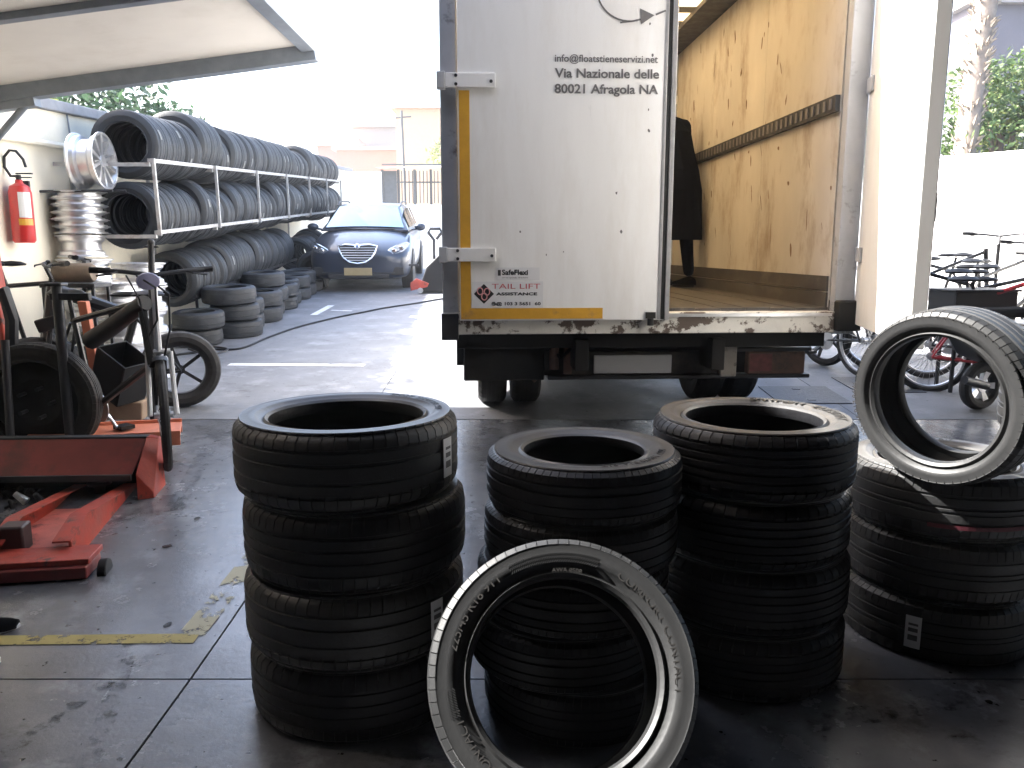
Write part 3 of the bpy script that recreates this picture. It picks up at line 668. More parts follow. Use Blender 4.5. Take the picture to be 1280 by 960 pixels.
def person(label, loc, rz, lean=0.0, arms=None, shoe_white=True, coat=False):
    t = thing('person', label, 'person', loc, (0, 0, rz))
    # local: facing +y
    L = lean
    P = {'pel': (0, 0, .95), 'wst': (0, L*.1, 1.10), 'cst': (0, L*.3, 1.32), 'nb': (0, L*.45, 1.47), 'nk': (0, L*.52, 1.55),
         'sl': (-.17, L*.4, 1.43), 'sr': (.17, L*.4, 1.43), 'hl': (-.10, 0, .90), 'hr': (.10, 0, .90),
         'kl': (-.12, .03, .50), 'kr': (.12, .03, .50), 'al': (-.13, -.03, .09), 'ar': (.13, -.03, .09)}
    ay = 0 if arms is None else arms
    el = (-.25, L*.4+.06-ay*.12, 1.16); er = (.25, L*.4+.06-ay*.12, 1.16); hl_ = (-.22, L*.4+.26-ay*.34, 1.02-.08*ay); hr_ = (.22, L*.4+.26-ay*.34, 1.02-.08*ay)
    names = list(P); pts = [P[k] for k in names] + [el, er, hl_, hr_]
    ix = {k: i for i, k in enumerate(names)}; ix.update(el=len(names), er=len(names)+1, hl_=len(names)+2, hr_=len(names)+3)
    E = [('pel','wst'),('wst','cst'),('cst','nb'),('nb','nk'),('cst','sl'),('cst','sr'),('sl','el'),('sr','er'),('el','hl_'),('er','hr_'),('pel','hl'),('pel','hr'),('hl','kl'),('hr','kr'),('kl','al'),('kr','ar')]
    rad = dict(pel=(.16,.12), wst=(.145,.11), cst=(.165,.12), nb=.075, nk=.055, sl=.075, sr=.075, hl=.10, hr=.10, kl=.068, kr=.068, al=.048, ar=.048, el=.048, er=.048, hl_=.032, hr_=.032)
    order_ = names + ['el', 'er', 'hl_', 'hr_']
    body = skinmesh('body', pts, [(ix[a], ix[b]) for a, b in E], [rad[k] for k in order_], blackc, t)
    if coat:
        mbc = MB(); vs = []; fs = []; K = 18
        for z_, rx, ry in ((.42, .25, .20), (.62, .235, .185), (.85, .225, .17), (1.02, .21, .155), (1.2, .205, .15), (1.36, .215, .145), (1.45, .16, .11), (1.50, .08, .07)):
            for k in range(K):
                a = 2*math.pi*k/K; f_ = 1 + .05*math.sin(a*5 + z_*3)*(1.5 - z_); vs.append((rx*math.cos(a)*f_, L*max(0, z_-.95)*.85 + ry*math.sin(a)*f_, z_))
        for i in range(7):
            for k in range(K): fs.append((i*K+k, i*K+(k+1) % K, (i+1)*K+(k+1) % K, (i+1)*K+k))
        mbc.add(vs, fs).build('coat', blackc, t, sharp=0)
    top = Vector(P['nk'])
    hd_ = MB(); hc = top + Vector((0, .02+L*.05, .13)); hd_.ball(hc, .10, 16, (.78, .95, 1.2)); hd_.cyl(top-Vector((0,0,.04)), top+Vector((0,.01,.06)), .052)
    hd_.ball(hc+Vector((0, .098, -.01)), .017, 8, (.8, 1.1, 1.3))
    for s_ in (-1, 1): hd_.ball(hc+Vector((s_*.08, 0, -.005)), .022, 8, (.4, .8, 1.3))
    head = hd_.build('head', skin, t)
    ey = MB()
    for s_ in (-1, 1): ey.ball(hc+Vector((s_*.032, .083, .012)), .011, 8)
    ey.build('eyes', ink_dark, head)
    MB().box(-.022, .022, .088, .094, 0, .006, Matrix.Translation(hc+Vector((0, 0, -.055)))).build('mouth', mat('lips', (.3, .12, .1), .5), head)
    MB().ball(hc+Vector((0, -.018, .03)), .106, 16, (.80, .92, 1.05)).build('hair', hairm, t)
    for s_, hp in ((-1, Vector(hl_)), (1, Vector(hr_))):
        d = Vector((s_*-.02, .9-.8*ay, -.45-.5*ay)).normalized()
        pt = [hp, hp+d*.05, hp+d*.09]; ee = [(0, 1), (1, 2)]; rr = [.026, .034, .03]
        sx = Vector((1, 0, 0)); up = Vector((0, .4, .9)).normalized()
        for f_, (off, ln) in enumerate(((-.027, .06), (-.009, .072), (.009, .068), (.027, .052))):
            b0 = len(pt); base = hp+d*.095+sx*off
            pt += [base, base+d*ln*.5-up*.006, base+d*ln-up*.026]; ee += [(2, b0), (b0, b0+1), (b0+1, b0+2)]; rr += [.0105, .0095, .008]
        b0 = len(pt); pt += [hp+d*.04-sx*s_*.038, hp+d*.075-sx*s_*.056-up*.01]; ee += [(1, b0), (b0, b0+1)]; rr += [.012, .010]
        skinmesh('hand', pt, ee, rr, skin, t, 0, 1)
    for s_ in (-1, 1):
        x = s_*.13; sh = MB()
        prof = [(-.09, .036, .085), (-.05, .042, .10), (.03, .046, .085), (.10, .050, .062), (.16, .044, .05), (.19, .028, .042)]
        vs = []; fs = []; K = 10
        for y, wv, h in prof:
            for k in range(K):
                a = math.pi*k/(K-1); vs.append((x+wv*math.cos(a), y, .022+(h-.022)*math.sin(a)**.8))
        for i in range(len(prof)-1):
            for k in range(K-1): fs.append((i*K+k, i*K+k+1, (i+1)*K+k+1, (i+1)*K+k))
            fs.append((i*K, (i+1)*K, (i+1)*K+K-1, i*K+K-1))
        fs += [tuple(range(K)), tuple((len(prof)-1)*K+k for k in range(K))]
        so_ = sh.add(vs, fs).build('shoe', blackc, t)
        sol = MB(); n = 16; ring = []
        for k in range(n):
            a = 2*math.pi*k/n; yy = math.sin(a); ring.append((x + (.046 if yy > 0 else .042)*math.cos(a)*1.1, .05+.150*yy))
        sol.add([(p[0], p[1], z_) for z_ in (0.001, .026) for p in ring], [tuple(range(n)), tuple(range(n, 2*n))] + [(i, (i+1) % n, (i+1) % n+n, i+n) for i in range(n)])
        sol.build('sole', paper if shoe_white else black_m, so_)
    return t
pw = tl + Matrix.Rotation(TA, 3, 'Z') @ Vector((1.99, 2.6, 0))
person('person in black clothing standing inside the truck, half hidden by the closed door', (pw.x, pw.y, TG+ZF+0.016), R(25), 0.45, shoe_white=False, coat=True)
sp_ = gp(9, 812)
person('person at the left edge, only a black shoe toe with white sole in view', (sp_.x-0.20, sp_.y-0.02, 0), R(-72), 0.0, arms=1.0)

# ---------------------------------------------------------------- left boundary wall and racks (local frame: x out from the wall, y along it, rising with the yard)
WA = math.atan(0.0556); WS = math.atan(SLOPE)
def wall_rot(): return (WS, 0, WA)
WO = Vector((-4.10, 6.9, g(6.9)))
cream = mat('cream_wall_plaster', (0.80, 0.74, 0.60), 0.85, var=0.06, scale=2, dirt=(0.60, 0.56, 0.48), dscale=1.4, dlo=0.52, dhi=0.8, bump=0.15, bscale=18)
coping_m = mat('grey_coping', (0.28, 0.28, 0.29), 0.8, var=0.15)
wallL = thing('boundary_wall', 'cream plastered wall along the left of the yard with grey coping', 'wall', WO, wall_rot())
MB().box(-0.25, 0, -3.5, 20, -0.3, 2.30).build('plaster_wall', cream, wallL)
for i in range(8): MB().box(-0.30, 0.05, -3.5+i*2.94, -3.5+i*2.94+2.93, 2.303, 2.40).build('coping_stone', coping_m, wallL, bevel=0.01)
pp = MB(); pp.tube([(0.05, -3.0, 2.02), (0.05, 0.0, 2.02), (0.05, 1.75, 1.98)], 0.03); pp.build('wall_pipe', cream, wallL)
MB().tube([(0.02, 1.0, 2.0), (0.02, 0.98, 2.3)], 0.008).build('wall_cable', coping_m, wallL)
def WP(x, y, z): return WO + (Matrix.Rotation(WA, 3, 'Z') @ Matrix.Rotation(WS, 3, 'X')) @ Vector((x, y, z))

galv = mat('galvanised_angle', (0.42, 0.41, 0.40), 0.5, 0.5, var=0.15, scale=12, dirt=(0.20, 0.16, 0.13), dscale=8)
rack = thing('tyre_rack', 'long two tier angle iron rack fixed along the cream wall, full of tyres', 'rack', WP(0, 0, 0), wall_rot())
RY0, RN, RSP = 0.62, 6, 1.84
Z1, Z2 = 0.98+0.20, 1.88
Z1 = 1.24
for zz in (Z1, Z2):
    for x in (0.30, 0.862):
        for k in range(RN-1+1):
            MB().box(x-0.018, x+0.018, RY0+k*RSP, RY0+(k+1)*RSP-0.004, zz-0.02, zz+0.015).build('rail', galv, rack)
    for k in range(RN+1): MB().box(0.02, 0.862, RY0+k*RSP-0.018, RY0+k*RSP+0.018, zz-0.055, zz-0.022).build('bracket', galv, rack)
for k in range(RN+1): MB().box(0.881, 0.909, RY0+k*RSP-0.015, RY0+k*RSP+0.015, Z1-0.03, Z2+0.016).build('post', galv, rack)
for k in range(RN): MB().box(0.0, 0.03, RY0+k*RSP+0.3, RY0+k*RSP+0.34, Z1-0.5, Z2).build('wall_upright', galv, rack)
random.seed(21)
RT = [tyre_mesh('used_tyre_%d' % i, D, d, wv, rubber_used, detail=False, n_low=36) for i, (D, d, wv) in enumerate(((0.66, 0.43, 0.225), (0.62, 0.39, 0.215), (0.70, 0.46, 0.24), (0.60, 0.38, 0.195), (0.54, 0.34, 0.185)))]
RD = [0.66, 0.62, 0.70, 0.60, 0.54]; RW = [0.225, 0.215, 0.24, 0.195, 0.185]
paper_old = mat('faded_paper', (.22, .22, .21), .8, var=.3, scale=40)
def ltyre(mi, lp, tiltz, label, group, roll=0.0, extra=(0, 0)):
    o = ob('tyre', RT[mi]); p = WP(*lp)
    M = Matrix.Translation(p) @ Matrix.Rotation(WA, 4, 'Z') @ Matrix.Rotation(WS, 4, 'X') @ Matrix.Rotation(tiltz, 4, 'Z') @ Matrix.Rotation(extra[0], 4, 'X') @ Matrix.Rotation(roll, 4, 'Y')
    o.matrix_world = M
    if lp[0] < .8 and random.random() < .28:
        R0 = RD[mi]/2; a0 = R(random.uniform(-25, 30)) + roll; vs = []
        for i in range(4):
            a = a0 + (i/3-.5)*random.uniform(.05, .09)/R0*1.3
            for y in (-.02, .02): vs.append(((R0+.002)*math.cos(a), y, (R0+.002)*math.sin(a)))
        MB().add(vs, [(2*i, 2*i+1, 2*i+3, 2*i+2) for i in range(3)]).build('paper_tag', paper_old, o, sharp=0)
    return tag(o, label, 'tyre', group)
def row(y0, y1, zr, half, first, label, group, xc=0.575, tz=0.10, minD=0.0):
    y = y0; i = 0; mi = 0
    while y < y1:
        mi = (random.choice((0, 0, 1, 2, 3)) if random.random() < .45 else mi) if i > 2 else 1
        D = RD[mi]; wv = RW[mi]
        zc = zr + math.sqrt(max(0.001, (D/2)**2 - half**2)) if half else zr + D/2
        y += wv/2 + random.uniform(-0.004, 0.012)
        ltyre(mi, (xc + jit(0.02), y, zc), jit(tz), first if i == 0 else label, group, random.uniform(0, 6))
        y += wv/2; i += 1
row(RY0+0.16, RY0+RN*RSP-0.15, Z2+0.012, 0.28, 'nearest tyre of the upper rack row, its round hole facing the workshop', 'used tyre standing in the upper row of the wall rack', 'tyres in the upper rack row')
row(RY0+0.04, RY0+RN*RSP-0.2, Z1+0.012, 0.28, 'nearest tyre of the lower rack row, its hole half hidden by the rack post', 'used tyre standing in the lower row of the wall rack', 'tyres in the lower rack row', tz=0.16)

# third row: tyres standing on a low bar over tyres lying on the ground
lowbar = thing('tyre_stand', 'low steel bar stand carrying the third row of tyres under the wall rack', 'stand', WP(0, 0, 0), wall_rot())
for x in (0.16, 0.70): MB().box(x-0.015, x+0.015, 2.0, 7.4, 0.46, 0.49).build('rail', dark_steel, lowbar)
for y in (2.0, 3.8, 5.6, 7.38):
    MB().box(0.10, 0.13, y-0.015, y+0.015, 0, 0.46).build('leg', dark_steel, lowbar)
    MB().box(0.02, 0.70, y-0.015, y+0.015, 0.43, 0.458).build('cross_bar', dark_steel, lowbar)
row(1.95, 6.75, 0.50, 0.26, 'nearest tyre of the third row, standing above the lying tyres by the bicycle', 'used tyre standing in the third row below the rack', 'tyres in the third row', xc=0.46, tz=0.22)
row(7.6, 9.6, 0.36, 0.26, 'first tyre of the dark group in the shade left of the parked car', 'used tyre in the dark group between the wall and the parked car', 'tyres beside the car', xc=0.62, tz=0.25)
random.seed(5)
k = 0
for (x, y, n, dx) in ((0.80, 1.70, 2, 0), (1.04, 2.22, 3, 0), (0.98, 2.80, 2, 0), (1.05, 3.36, 2, 0), (0.96, 3.92, 3, 0), (1.04, 4.48, 2, 0), (0.97, 5.04, 2, 0), (1.02, 5.58, 2, 0), (0.95, 6.12, 2, 0), (1.0, 6.68, 2, 0)):
    z0 = 0.0
    for j in range(n):
        mi = random.choice((3, 4, 4)); 
        if n == 3 and j == 2: mi = 3
        hgt = RW[mi]
        pos = ['bottom', 'middle' if n == 3 else 'upper', 'top'][j]
        ltyre(mi, (x + jit(0.03), y + jit(0.03), z0 + hgt/2), 0, 'used tyre lying flat on the ground in a low stack below the third row', 'tyres lying in low stacks', random.uniform(0, 6), (R(90), 0))
        z0 += hgt
for i, y in enumerate((7.35, 7.65)):
    ltyre(1, (1.02, y, 0.31), 0.3, 'used tyre leaning beyond the low stacks, just before the car' if i == 0 else 'second leaning tyre beyond the low stacks, touching the first', 'leaning tyres')

# rims
def rim_mesh(D=0.48, wv=0.20):
    r = D/2; h = wv/2
    return MB().lathe([(r-0.004, -h), (r, -h+0.002), (r, -h+0.012), (r-0.022, -h+0.022), (r-0.026, -h+0.05), (r-0.055, -h+0.065), (r-0.055, h-0.07), (r-0.024, h-0.045), (r-0.02, h-0.02), (r, h-0.012), (r, h-0.002), (r-0.006, h), (r-0.020, h-0.004), (r-0.035, h-0.03), (r-0.065, h-0.075), (r-0.065, -h+0.07), (r-0.03, -h+0.04), (r-0.02, -h)], 32, close=True)
def spokes_mb(D=0.48, wv=0.20, n=10, wsp=0.022):
    r = D/2; h = wv/2; mb = MB(); mb.cyl((0, 0, h-0.06), (0, 0, h-0.012), 0.055, 0.045, 16)
    for k in range(n):
        M = Matrix.Rotation(2*math.pi*k/n, 4, 'Z')
        mb.add([(0.04, -wsp/2, h-0.02), (r-0.02, -wsp*0.8, h-0.008), (r-0.02, wsp*0.8, h-0.008), (0.04, wsp/2, h-0.02),
                (0.04, -wsp/2, h-0.055), (r-0.03, -wsp*0.6, h-0.05), (r-0.03, wsp*0.6, h-0.05), (0.04, wsp/2, h-0.055)],
               [(0,1,2,3),(7,6,5,4),(0,4,5,1),(1,5,6,2),(2,6,7,3),(3,7,4,0)], M)
    return mb
RIMB = rim_mesh().mesh('rim_barrel', rim_m); RIMS = spokes_mb().mesh('rim_spokes', rim_m); RIMS5 = spokes_mb(n=5, wsp=0.06).mesh('rim_spokes_wide', rim_m)
def rim(M, label, group=None, sc=1.0, sp=RIMS):
    t = thing('wheel_rim', label, 'wheel rim', group=group); t.matrix_world = M @ Matrix.Scale(sc, 4)
    ob('barrel', RIMB, t); ob('spokes', sp, t); return t
p = WP(0.40, 0.52, 1.86)
M = Matrix.Translation(p) @ Matrix.Rotation(R(90-8), 4, 'Y') @ Matrix.Rotation(0.2, 4, 'Z')
M = Matrix.Translation(p) @ Matrix.Rotation(R(2), 4, 'Z') @ Matrix.Rotation(R(88), 4, 'Y')
rim(M @ Matrix.Diagonal((1, 1, 1.15, 1)), 'ten spoke alloy rim hung on wall pegs above the rim stack', sc=1.04)
pg = thing('wall_peg', 'steel pegs on the cream wall holding up the spoked rim', 'peg', WP(0, 0.42, 1.60), wall_rot())
for dy in (-0.06, 0.22): MB().cyl((0, dy, 0.0), (0.62, dy, 0.01), 0.012).build('peg', dark_steel, pg)
random.seed(9)
def rimstack(x, y, zs, label, group, wv=0.20):
    z = 0
    for k, (h, s_, five) in enumerate(zs):
        q = Vector((x + jit(0.012), y + jit(0.012), g(y) + z + h/2)); z += h + 0.002
        M = Matrix.Translation(q) @ Matrix.Rotation(random.uniform(0, 6), 4, 'Z') @ Matrix.Diagonal((1, 1, h/0.20, 1))
        rim(M, label, group, s_, RIMS5 if five else RIMS)
q = at(103, 300, 7.25)
rimstack(q.x, q.y, [(0.20, 1, 0)]*3 + [(0.20, 1, 1), (0.20, 1.0, 0), (0.22, 0.88, 0)] + [(0.06, 0.98, 1)]*6, 'alloy rim in the tall rim stack against the cream wall', 'rims in the tall stack')
q = at(146, 400, 6.45)
rimstack(q.x, q.y, [(0.20, 0.95, 0), (0.20, 1, 0), (0.21, 1, 0), (0.20, 0.95, 0), (0.07, 1.0, 0)], 'silver rim in the shorter stack behind the bicycle frame', 'rims in the short stack')
q = at(176, 400, 7.0)
rimstack(q.x, q.y, [(0.20, 1.0, 0), (0.20, 1.0, 0), (0.20, 1, 0), (0.20, 1, 0), (0.20, .95, 1)], 'silver rim in the stack just behind the bicycle handlebar', 'rims in the far stack')

# fire extinguisher
fe = thing('fire_extinguisher', 'red fire extinguisher hanging on the cream wall', 'extinguisher', WP(0.11, -0.20, 1.19), (0, 0, WA))
MB().lathe([(0.001, 0), (0.07, 0.0), (0.085, 0.02), (0.085, 0.40), (0.07, 0.45), (0.03, 0.475), (0.025, 0.50)], 24).build('tank', mat('extinguisher_red', (0.55, 0.03, 0.03), 0.3, var=0.05, coat=0.5), fe)
hb = MB(); hb.cyl((0, 0, 0.495), (0, 0, 0.54), 0.02); hb.box(-0.015, 0.11, -0.012, 0.012, 0.545, 0.555); hb.box(-0.01, 0.10, -0.012, 0.012, 0.515, 0.523); hb.build('valve_handle', dark_steel, fe)
MB().tube([(-0.02, 0, 0.53), (-0.06, 0, 0.53), (-0.10, 0, 0.60), (-0.095, 0, 0.68), (-0.05, 0, 0.73), (0.0, 0, 0.725), (0.05, 0, 0.66), (0.065, 0, 0.60)], 0.011).build('hose', dark_steel, fe)
lbm = MB(); vs = []
for i in range(6):
    a = R(-75) + i*R(13)
    for z in (0.20, 0.40): vs.append((0.087*math.cos(a), 0.087*math.sin(a), z))
lbm.add(vs, [(2*i, 2*i+2, 2*i+3, 2*i+1) for i in range(5)]).build('label', paper, fe, sharp=0)
vs = []
for i in range(6):
    a = R(-80) + i*R(15)
    for z in (0.14, 0.19): vs.append((0.0872*math.cos(a), 0.0872*math.sin(a), z))
MB().add(vs, [(2*i, 2*i+2, 2*i+3, 2*i+1) for i in range(5)]).build('yellow_band', tape, fe, sharp=0)
MB().box(-0.03, 0.03, 0.085, 0.11, 0.2, 0.5).build('wall_bracket', dark_steel, fe)

# awning hinged on the left wall
aw = thing('awning', 'large beige panel awning with dark steel frame jutting from the left wall', 'awning', (-4.05, 0, 2.585), (0, -math.atan(0.125), 0))
beige_p = mat('beige_panel', (0.66, 0.63, 0.59), 0.6, var=0.05, scale=2, dirt=(0.55, 0.51, 0.46), dscale=1.5, dlo=0.5, dhi=0.8)
for y0, y1 in ((2.9, 4.82), (4.90, 6.26)): MB().box(0.0, 2.50, y0, y1, 0.0, 0.03).build('panel', beige_p, aw)
framem = mat('blue_grey_frame', (0.20, 0.225, 0.26), 0.45, 0.3, var=0.15)
for y0, y1 in ((6.262, 6.37),): MB().box(0.0, 2.60, y0, y1, -0.11, 0.05).build('frame_bar', framem, aw, bevel=0.004)
MB().box(0.0, 2.60, 4.822, 4.898, -0.04, 0.05).build('frame_bar', framem, aw, bevel=0.004)
MB().box(2.502, 2.60, 2.9, 4.82, -0.05, 0.05).build('frame_bar', framem, aw, bevel=0.004)
MB().box(2.502, 2.60, 4.90, 6.26, -0.05, 0.05).build('frame_bar', framem, aw, bevel=0.004)
MB().cyl((0.02, 6.30, -0.42), (0.42, 6.30, -0.11), 0.025).build('brace', framem, aw)
MB().box(-0.02, 0.45, 6.27, 6.36, -0.17, -0.112).build('brace_plate', framem, aw)

# ---------------------------------------------------------------- bicycles
bike_black = mat('black_bike_frame', (0.009, 0.009, 0.010), 0.35, var=0.1)
bike_red = mat('red_bike_frame', (0.40, 0.03, 0.04), 0.35, var=0.1)
bike_white = mat('white_bike_frame', (0.6, 0.6, 0.6), 0.35, var=0.05)
bike_rub = mat('bike_rubber', (0.018, 0.017, 0.017), 0.75, var=0.3, scale=20, dirt=(0.045, 0.042, 0.038), dscale=9, dlo=0.5, dhi=0.8)
plast = mat('black_plastic', (0.008, 0.008, 0.009), 0.5, var=0.15, spec=0.3)
WHC = {}
def wheel_set(D, tw, spoke=28, solid=False):
    k = (D, tw, spoke, solid)
    if k in WHC: return WHC[k]
    r = D/2; MX = Matrix.Rotation(R(90), 4, 'X')
    ty = MB().lathe([(r - tw/2 + tw/2*math.cos(a), tw/2*math.sin(a)) for a in [2*math.pi*i/10 for i in range(10)]], 40, MX, close=True).mesh('tyre', bike_rub, 0)
    ri = r - tw*0.9
    rm = MB().lathe([(ri, -tw*.3), (ri-0.012, -tw*.28), (ri-0.018, 0), (ri-0.012, tw*.28), (ri, tw*.3), (ri+.004, 0)], 36, MX, close=True).mesh('rim', dark_steel if solid else alu)
    mb = MB(); mb.cyl((0, -0.05, 0), (0, 0.05, 0), 0.018); mb.cyl((0, -0.035, 0), (0, -0.03, 0), 0.03); mb.cyl((0, 0.03, 0), (0, 0.035, 0), 0.03)
    for i in range(spoke):
        a = 2*math.pi*i/spoke; b = a + (0.35 if i % 2 else -0.35); y = 0.03 if i % 4 < 2 else -0.03
        if solid:
            if i % 4 == 0: mb.add([(0.02*math.cos(a)-0.012*math.sin(a), -0.01, 0.02*math.sin(a)+0.012*math.cos(a)), (0.02*math.cos(a)+0.012*math.sin(a), -0.01, 0.02*math.sin(a)-0.012*math.cos(a)), (ri*math.cos(a)+0.012*math.sin(a), -0.01, ri*math.sin(a)-0.012*math.cos(a)), (ri*math.cos(a)-0.012*math.sin(a), -0.01, ri*math.sin(a)+0.012*math.cos(a))] + [(0.02*math.cos(a)-0.012*math.sin(a), 0.01, 0.02*math.sin(a)+0.012*math.cos(a)), (0.02*math.cos(a)+0.012*math.sin(a), 0.01, 0.02*math.sin(a)-0.012*math.cos(a)), (ri*math.cos(a)+0.012*math.sin(a), 0.01, ri*math.sin(a)-0.012*math.cos(a)), (ri*math.cos(a)-0.012*math.sin(a), 0.01, ri*math.sin(a)+0.012*math.cos(a))],
                               [(0,1,2,3),(7,6,5,4),(0,4,5,1),(1,5,6,2),(2,6,7,3),(3,7,4,0)])
        else: mb.tube([(0.028*math.cos(b), y, 0.028*math.sin(b)), (ri*math.cos(a), 0, ri*math.sin(a))], 0.0016, 4)
    sp_ = mb.mesh('spokes', dark_steel if solid else alu, 30); WHC[k] = (ty, rm, sp_); return WHC[k]
def bicycle(loc, heading, label, D=0.66, tw=0.04, fm=None, steer=0.0, wb=1.05, seat_h=0.92, bar_h=1.02, fat=False, lean=0.0, group=None, fork_m=None, battery=False, basket=False, dD=None, guard=False, rider_bar=0.30, tube_r=1.0):
    fm = fm or bike_black; fork_m = fork_m or fm
    t = thing('bicycle', label, 'bicycle', loc, (lean, 0, heading), group); r = D/2
    def whl(x, par):
        wv = bpy.data.objects.new('wheel', None); COL.objects.link(wv); wv.parent = par; wv.location = (x, 0, r)
        ms = wheel_set(D, tw, 20 if fat else 28, fat)
        for nm, me in zip(('tyre', 'rim', 'spokes'), ms): ob(nm, me, wv)
        return wv
    whl(0, t)
    ft_ = 0.022 if not fat else 0.035
    bbk = Vector((0.43, 0, r-0.04)); st = Vector((0.27, 0, seat_h-0.12)); hd1 = Vector((wb-0.16, 0, bar_h-0.14)); hd0 = Vector((wb-0.10, 0, r+0.28 if r > .28 else r+.33))
    fr = MB(); fr.tube([bbk, st], ft_*0.8); fr.tube([st-Vector((0,0,.05)), hd1-Vector((0, 0, 0.03))], ft_*0.8 if not fat else 0.045); fr.tube([bbk, hd0], ft_ if not fat else 0.05); fr.tube([hd0, hd1], ft_*1.1)
    for y in (-0.05, 0.05): fr.tube([bbk+Vector((0, y*.5, 0)), Vector((0, y*(1+tw*6), r))], 0.011); fr.tube([st+Vector((0, y*.3, -.06)), Vector((0, y*(1+tw*6), r))], 0.009)
    fr.build('frame', fm, t)
    sd_ = MB(); sd_.tube([st, st+Vector((-.02, 0, .10))], 0.014); sx = st.x-.03; sz = seat_h
    sd_.lathe([(0.001, -0.02), (0.09, -0.015), (0.10, 0.0), (0.07, 0.022), (0.001, 0.03)], 14, Matrix.Translation((sx-0.05, 0, sz)) @ Matrix.Diagonal((1.2, 0.85, 1, 1)))
    sd_.lathe([(0.001, -0.02), (0.05, -0.012), (0.055, 0.0), (0.035, 0.018), (0.001, 0.024)], 12, Matrix.Translation((sx+0.09, 0, sz)) @ Matrix.Diagonal((2.0, 0.6, 1, 1)))
    sd_.build('saddle', plast, t)
    ck = MB(); ck.cyl((bbk.x, 0.03, bbk.z), (bbk.x, 0.036, bbk.z), 0.09, n=20); ck.tube([(bbk.x, .05, bbk.z), (bbk.x+.12, .06, bbk.z-.12)], 0.010); ck.tube([(bbk.x, -.05, bbk.z), (bbk.x-.12, -.06, bbk.z+.12)], 0.010)
    co_ = ck.build('crank', alu, t)
    for s_ in (1, -1): MB().box(bbk.x+s_*.12-.045, bbk.x+s_*.12+.045, s_*.06+(-.0 if s_ > 0 else -.09), s_*.06+(.09 if s_ > 0 else 0), bbk.z-s_*.12-.012, bbk.z-s_*.12+.012).build('pedal', plast, co_)
    # steering part
    stp = bpy.data.objects.new('steering', None); COL.objects.link(stp); stp.parent = t; stp.location = (wb-0.02, 0, 0); stp.rotation_euler = (0, 0, steer)
    whl(0.02, stp)
    fk = MB(); cx = -0.08; top_ = Vector((cx-.06, 0, bar_h-.10))
    fk.tube([Vector((cx, 0, D+0.03)), top_], 0.018)
    for s_ in (-1, 1): fk.tube([Vector((cx, s_*(.03+tw*.6), D+0.03)), Vector((cx+.03, s_*(.035+tw*.6), r+.15)), Vector((0.02, s_*(.04+tw*.6), r))], 0.014 if not fat else 0.02)
    fk.tube([Vector((cx, -.03-tw*.6, D+.03)), Vector((cx, .03+tw*.6, D+.03))], 0.016); fk.build('fork', fork_m, stp)
    hb_ = MB(); hw = rider_bar; hb_.tube([top_, top_+Vector((.03, 0, .08))], 0.014)
    hb_.tube([top_+Vector((-.04, -hw, .11)), top_+Vector((.02, -hw*.5, .10)), top_+Vector((.03, 0, .08)), top_+Vector((.02, hw*.5, .10)), top_+Vector((-.04, hw, .11))], 0.012)
    ho = hb_.build('handlebar', dark_steel, stp)
    for s_ in (-1, 1):
        MB().cyl(top_+Vector((-.025, s_*hw*.72, .105)), top_+Vector((-.045, s_*(hw+.02), .11)), 0.018).build('grip', plast, ho)
        MB().tube([top_+Vector((.02, s_*hw*.6, .10)), top_+Vector((.06, s_*hw*.7, .09)), top_+Vector((.05, s_*hw*.95, .08))], 0.006, 6).build('brake_lever', dark_steel, ho)
    if guard:
        mb = MB(); vs = []; fs = []
        for i in range(13):
            a = R(75) + R(105)*i/12
            for y in (-tw*.7-.004, -tw*.4, tw*.4, tw*.7+.004): vs.append((.02+(r+.018-(.012 if abs(y) > tw*.5 else 0))*math.cos(a), y, r+(r+.018-(.012 if abs(y) > tw*.5 else 0))*math.sin(a)))
        for i in range(12):
            for k in range(3): fs.append((4*i+k, 4*i+k+1, 4*i+k+5, 4*i+k+4))
        mb.add(vs, fs).build('mudguard', plast, stp)
    if battery: MB().box(0.50, 0.62, -0.05, 0.05, r+0.02, r+0.30).build('battery', plast, t, bevel=0.01)
    if basket:
        bk = MB()
        for z in (0, .08, .16, .24): bk.tube([(cx+.06, -.15, D+.1+z), (cx+.30, -.15, D+.1+z), (cx+.30, .15, D+.1+z), (cx+.06, .15, D+.1+z)], 0.004, 5, True)
        bk.build('basket', alu, stp)
    return t
def hdg(dx, dy): return math.atan2(dy, dx)
# bike A: thin tyre wheel edge-on beside the red beam, thick black frame
fA = gp(213, 596); rA = Vector((-2.92, 5.05))
dA = Vector((fA.x-rA.x, fA.y-rA.y)); bw = dA.length
A = bicycle((rA.x, rA.y, g(rA.y)), hdg(dA.x, dA.y), 'black electric bicycle with thick frame, front wheel turned edge-on beside the red beam', D=0.64, tw=0.05, steer=hdg(0.42, -0.9)-hdg(dA.x, dA.y), wb=bw, bar_h=1.12, seat_h=0.98, fork_m=bike_white, guard=True, tube_r=.5)
hl = MB(); hl.lathe([(0.001, -0.05), (0.035, -0.04), (0.048, 0.0), (0.045, 0.02), (0.001, 0.025)], 16, Matrix.Translation((0.0, -0.03, 1.07)) @ Matrix.Rotation(R(90), 4, 'Y') @ Matrix.Diagonal((1, 1.3, 1, 1)))
stA = [c for c in A.children if c.name.startswith('steering')][0]
hl.build('headlamp', mat('violet_grey_lamp', (0.38, 0.37, 0.52), 0.25), stA)
frx = MB(); L0 = Vector((0.25, 0, 0.62)); frx.tube([(.45, 0, .70), (0.65, 0, 0.78), (bw-0.12, 0, 0.95)], [0.055, 0.052, 0.045], 10); frx.build('battery_tube', plast, A)
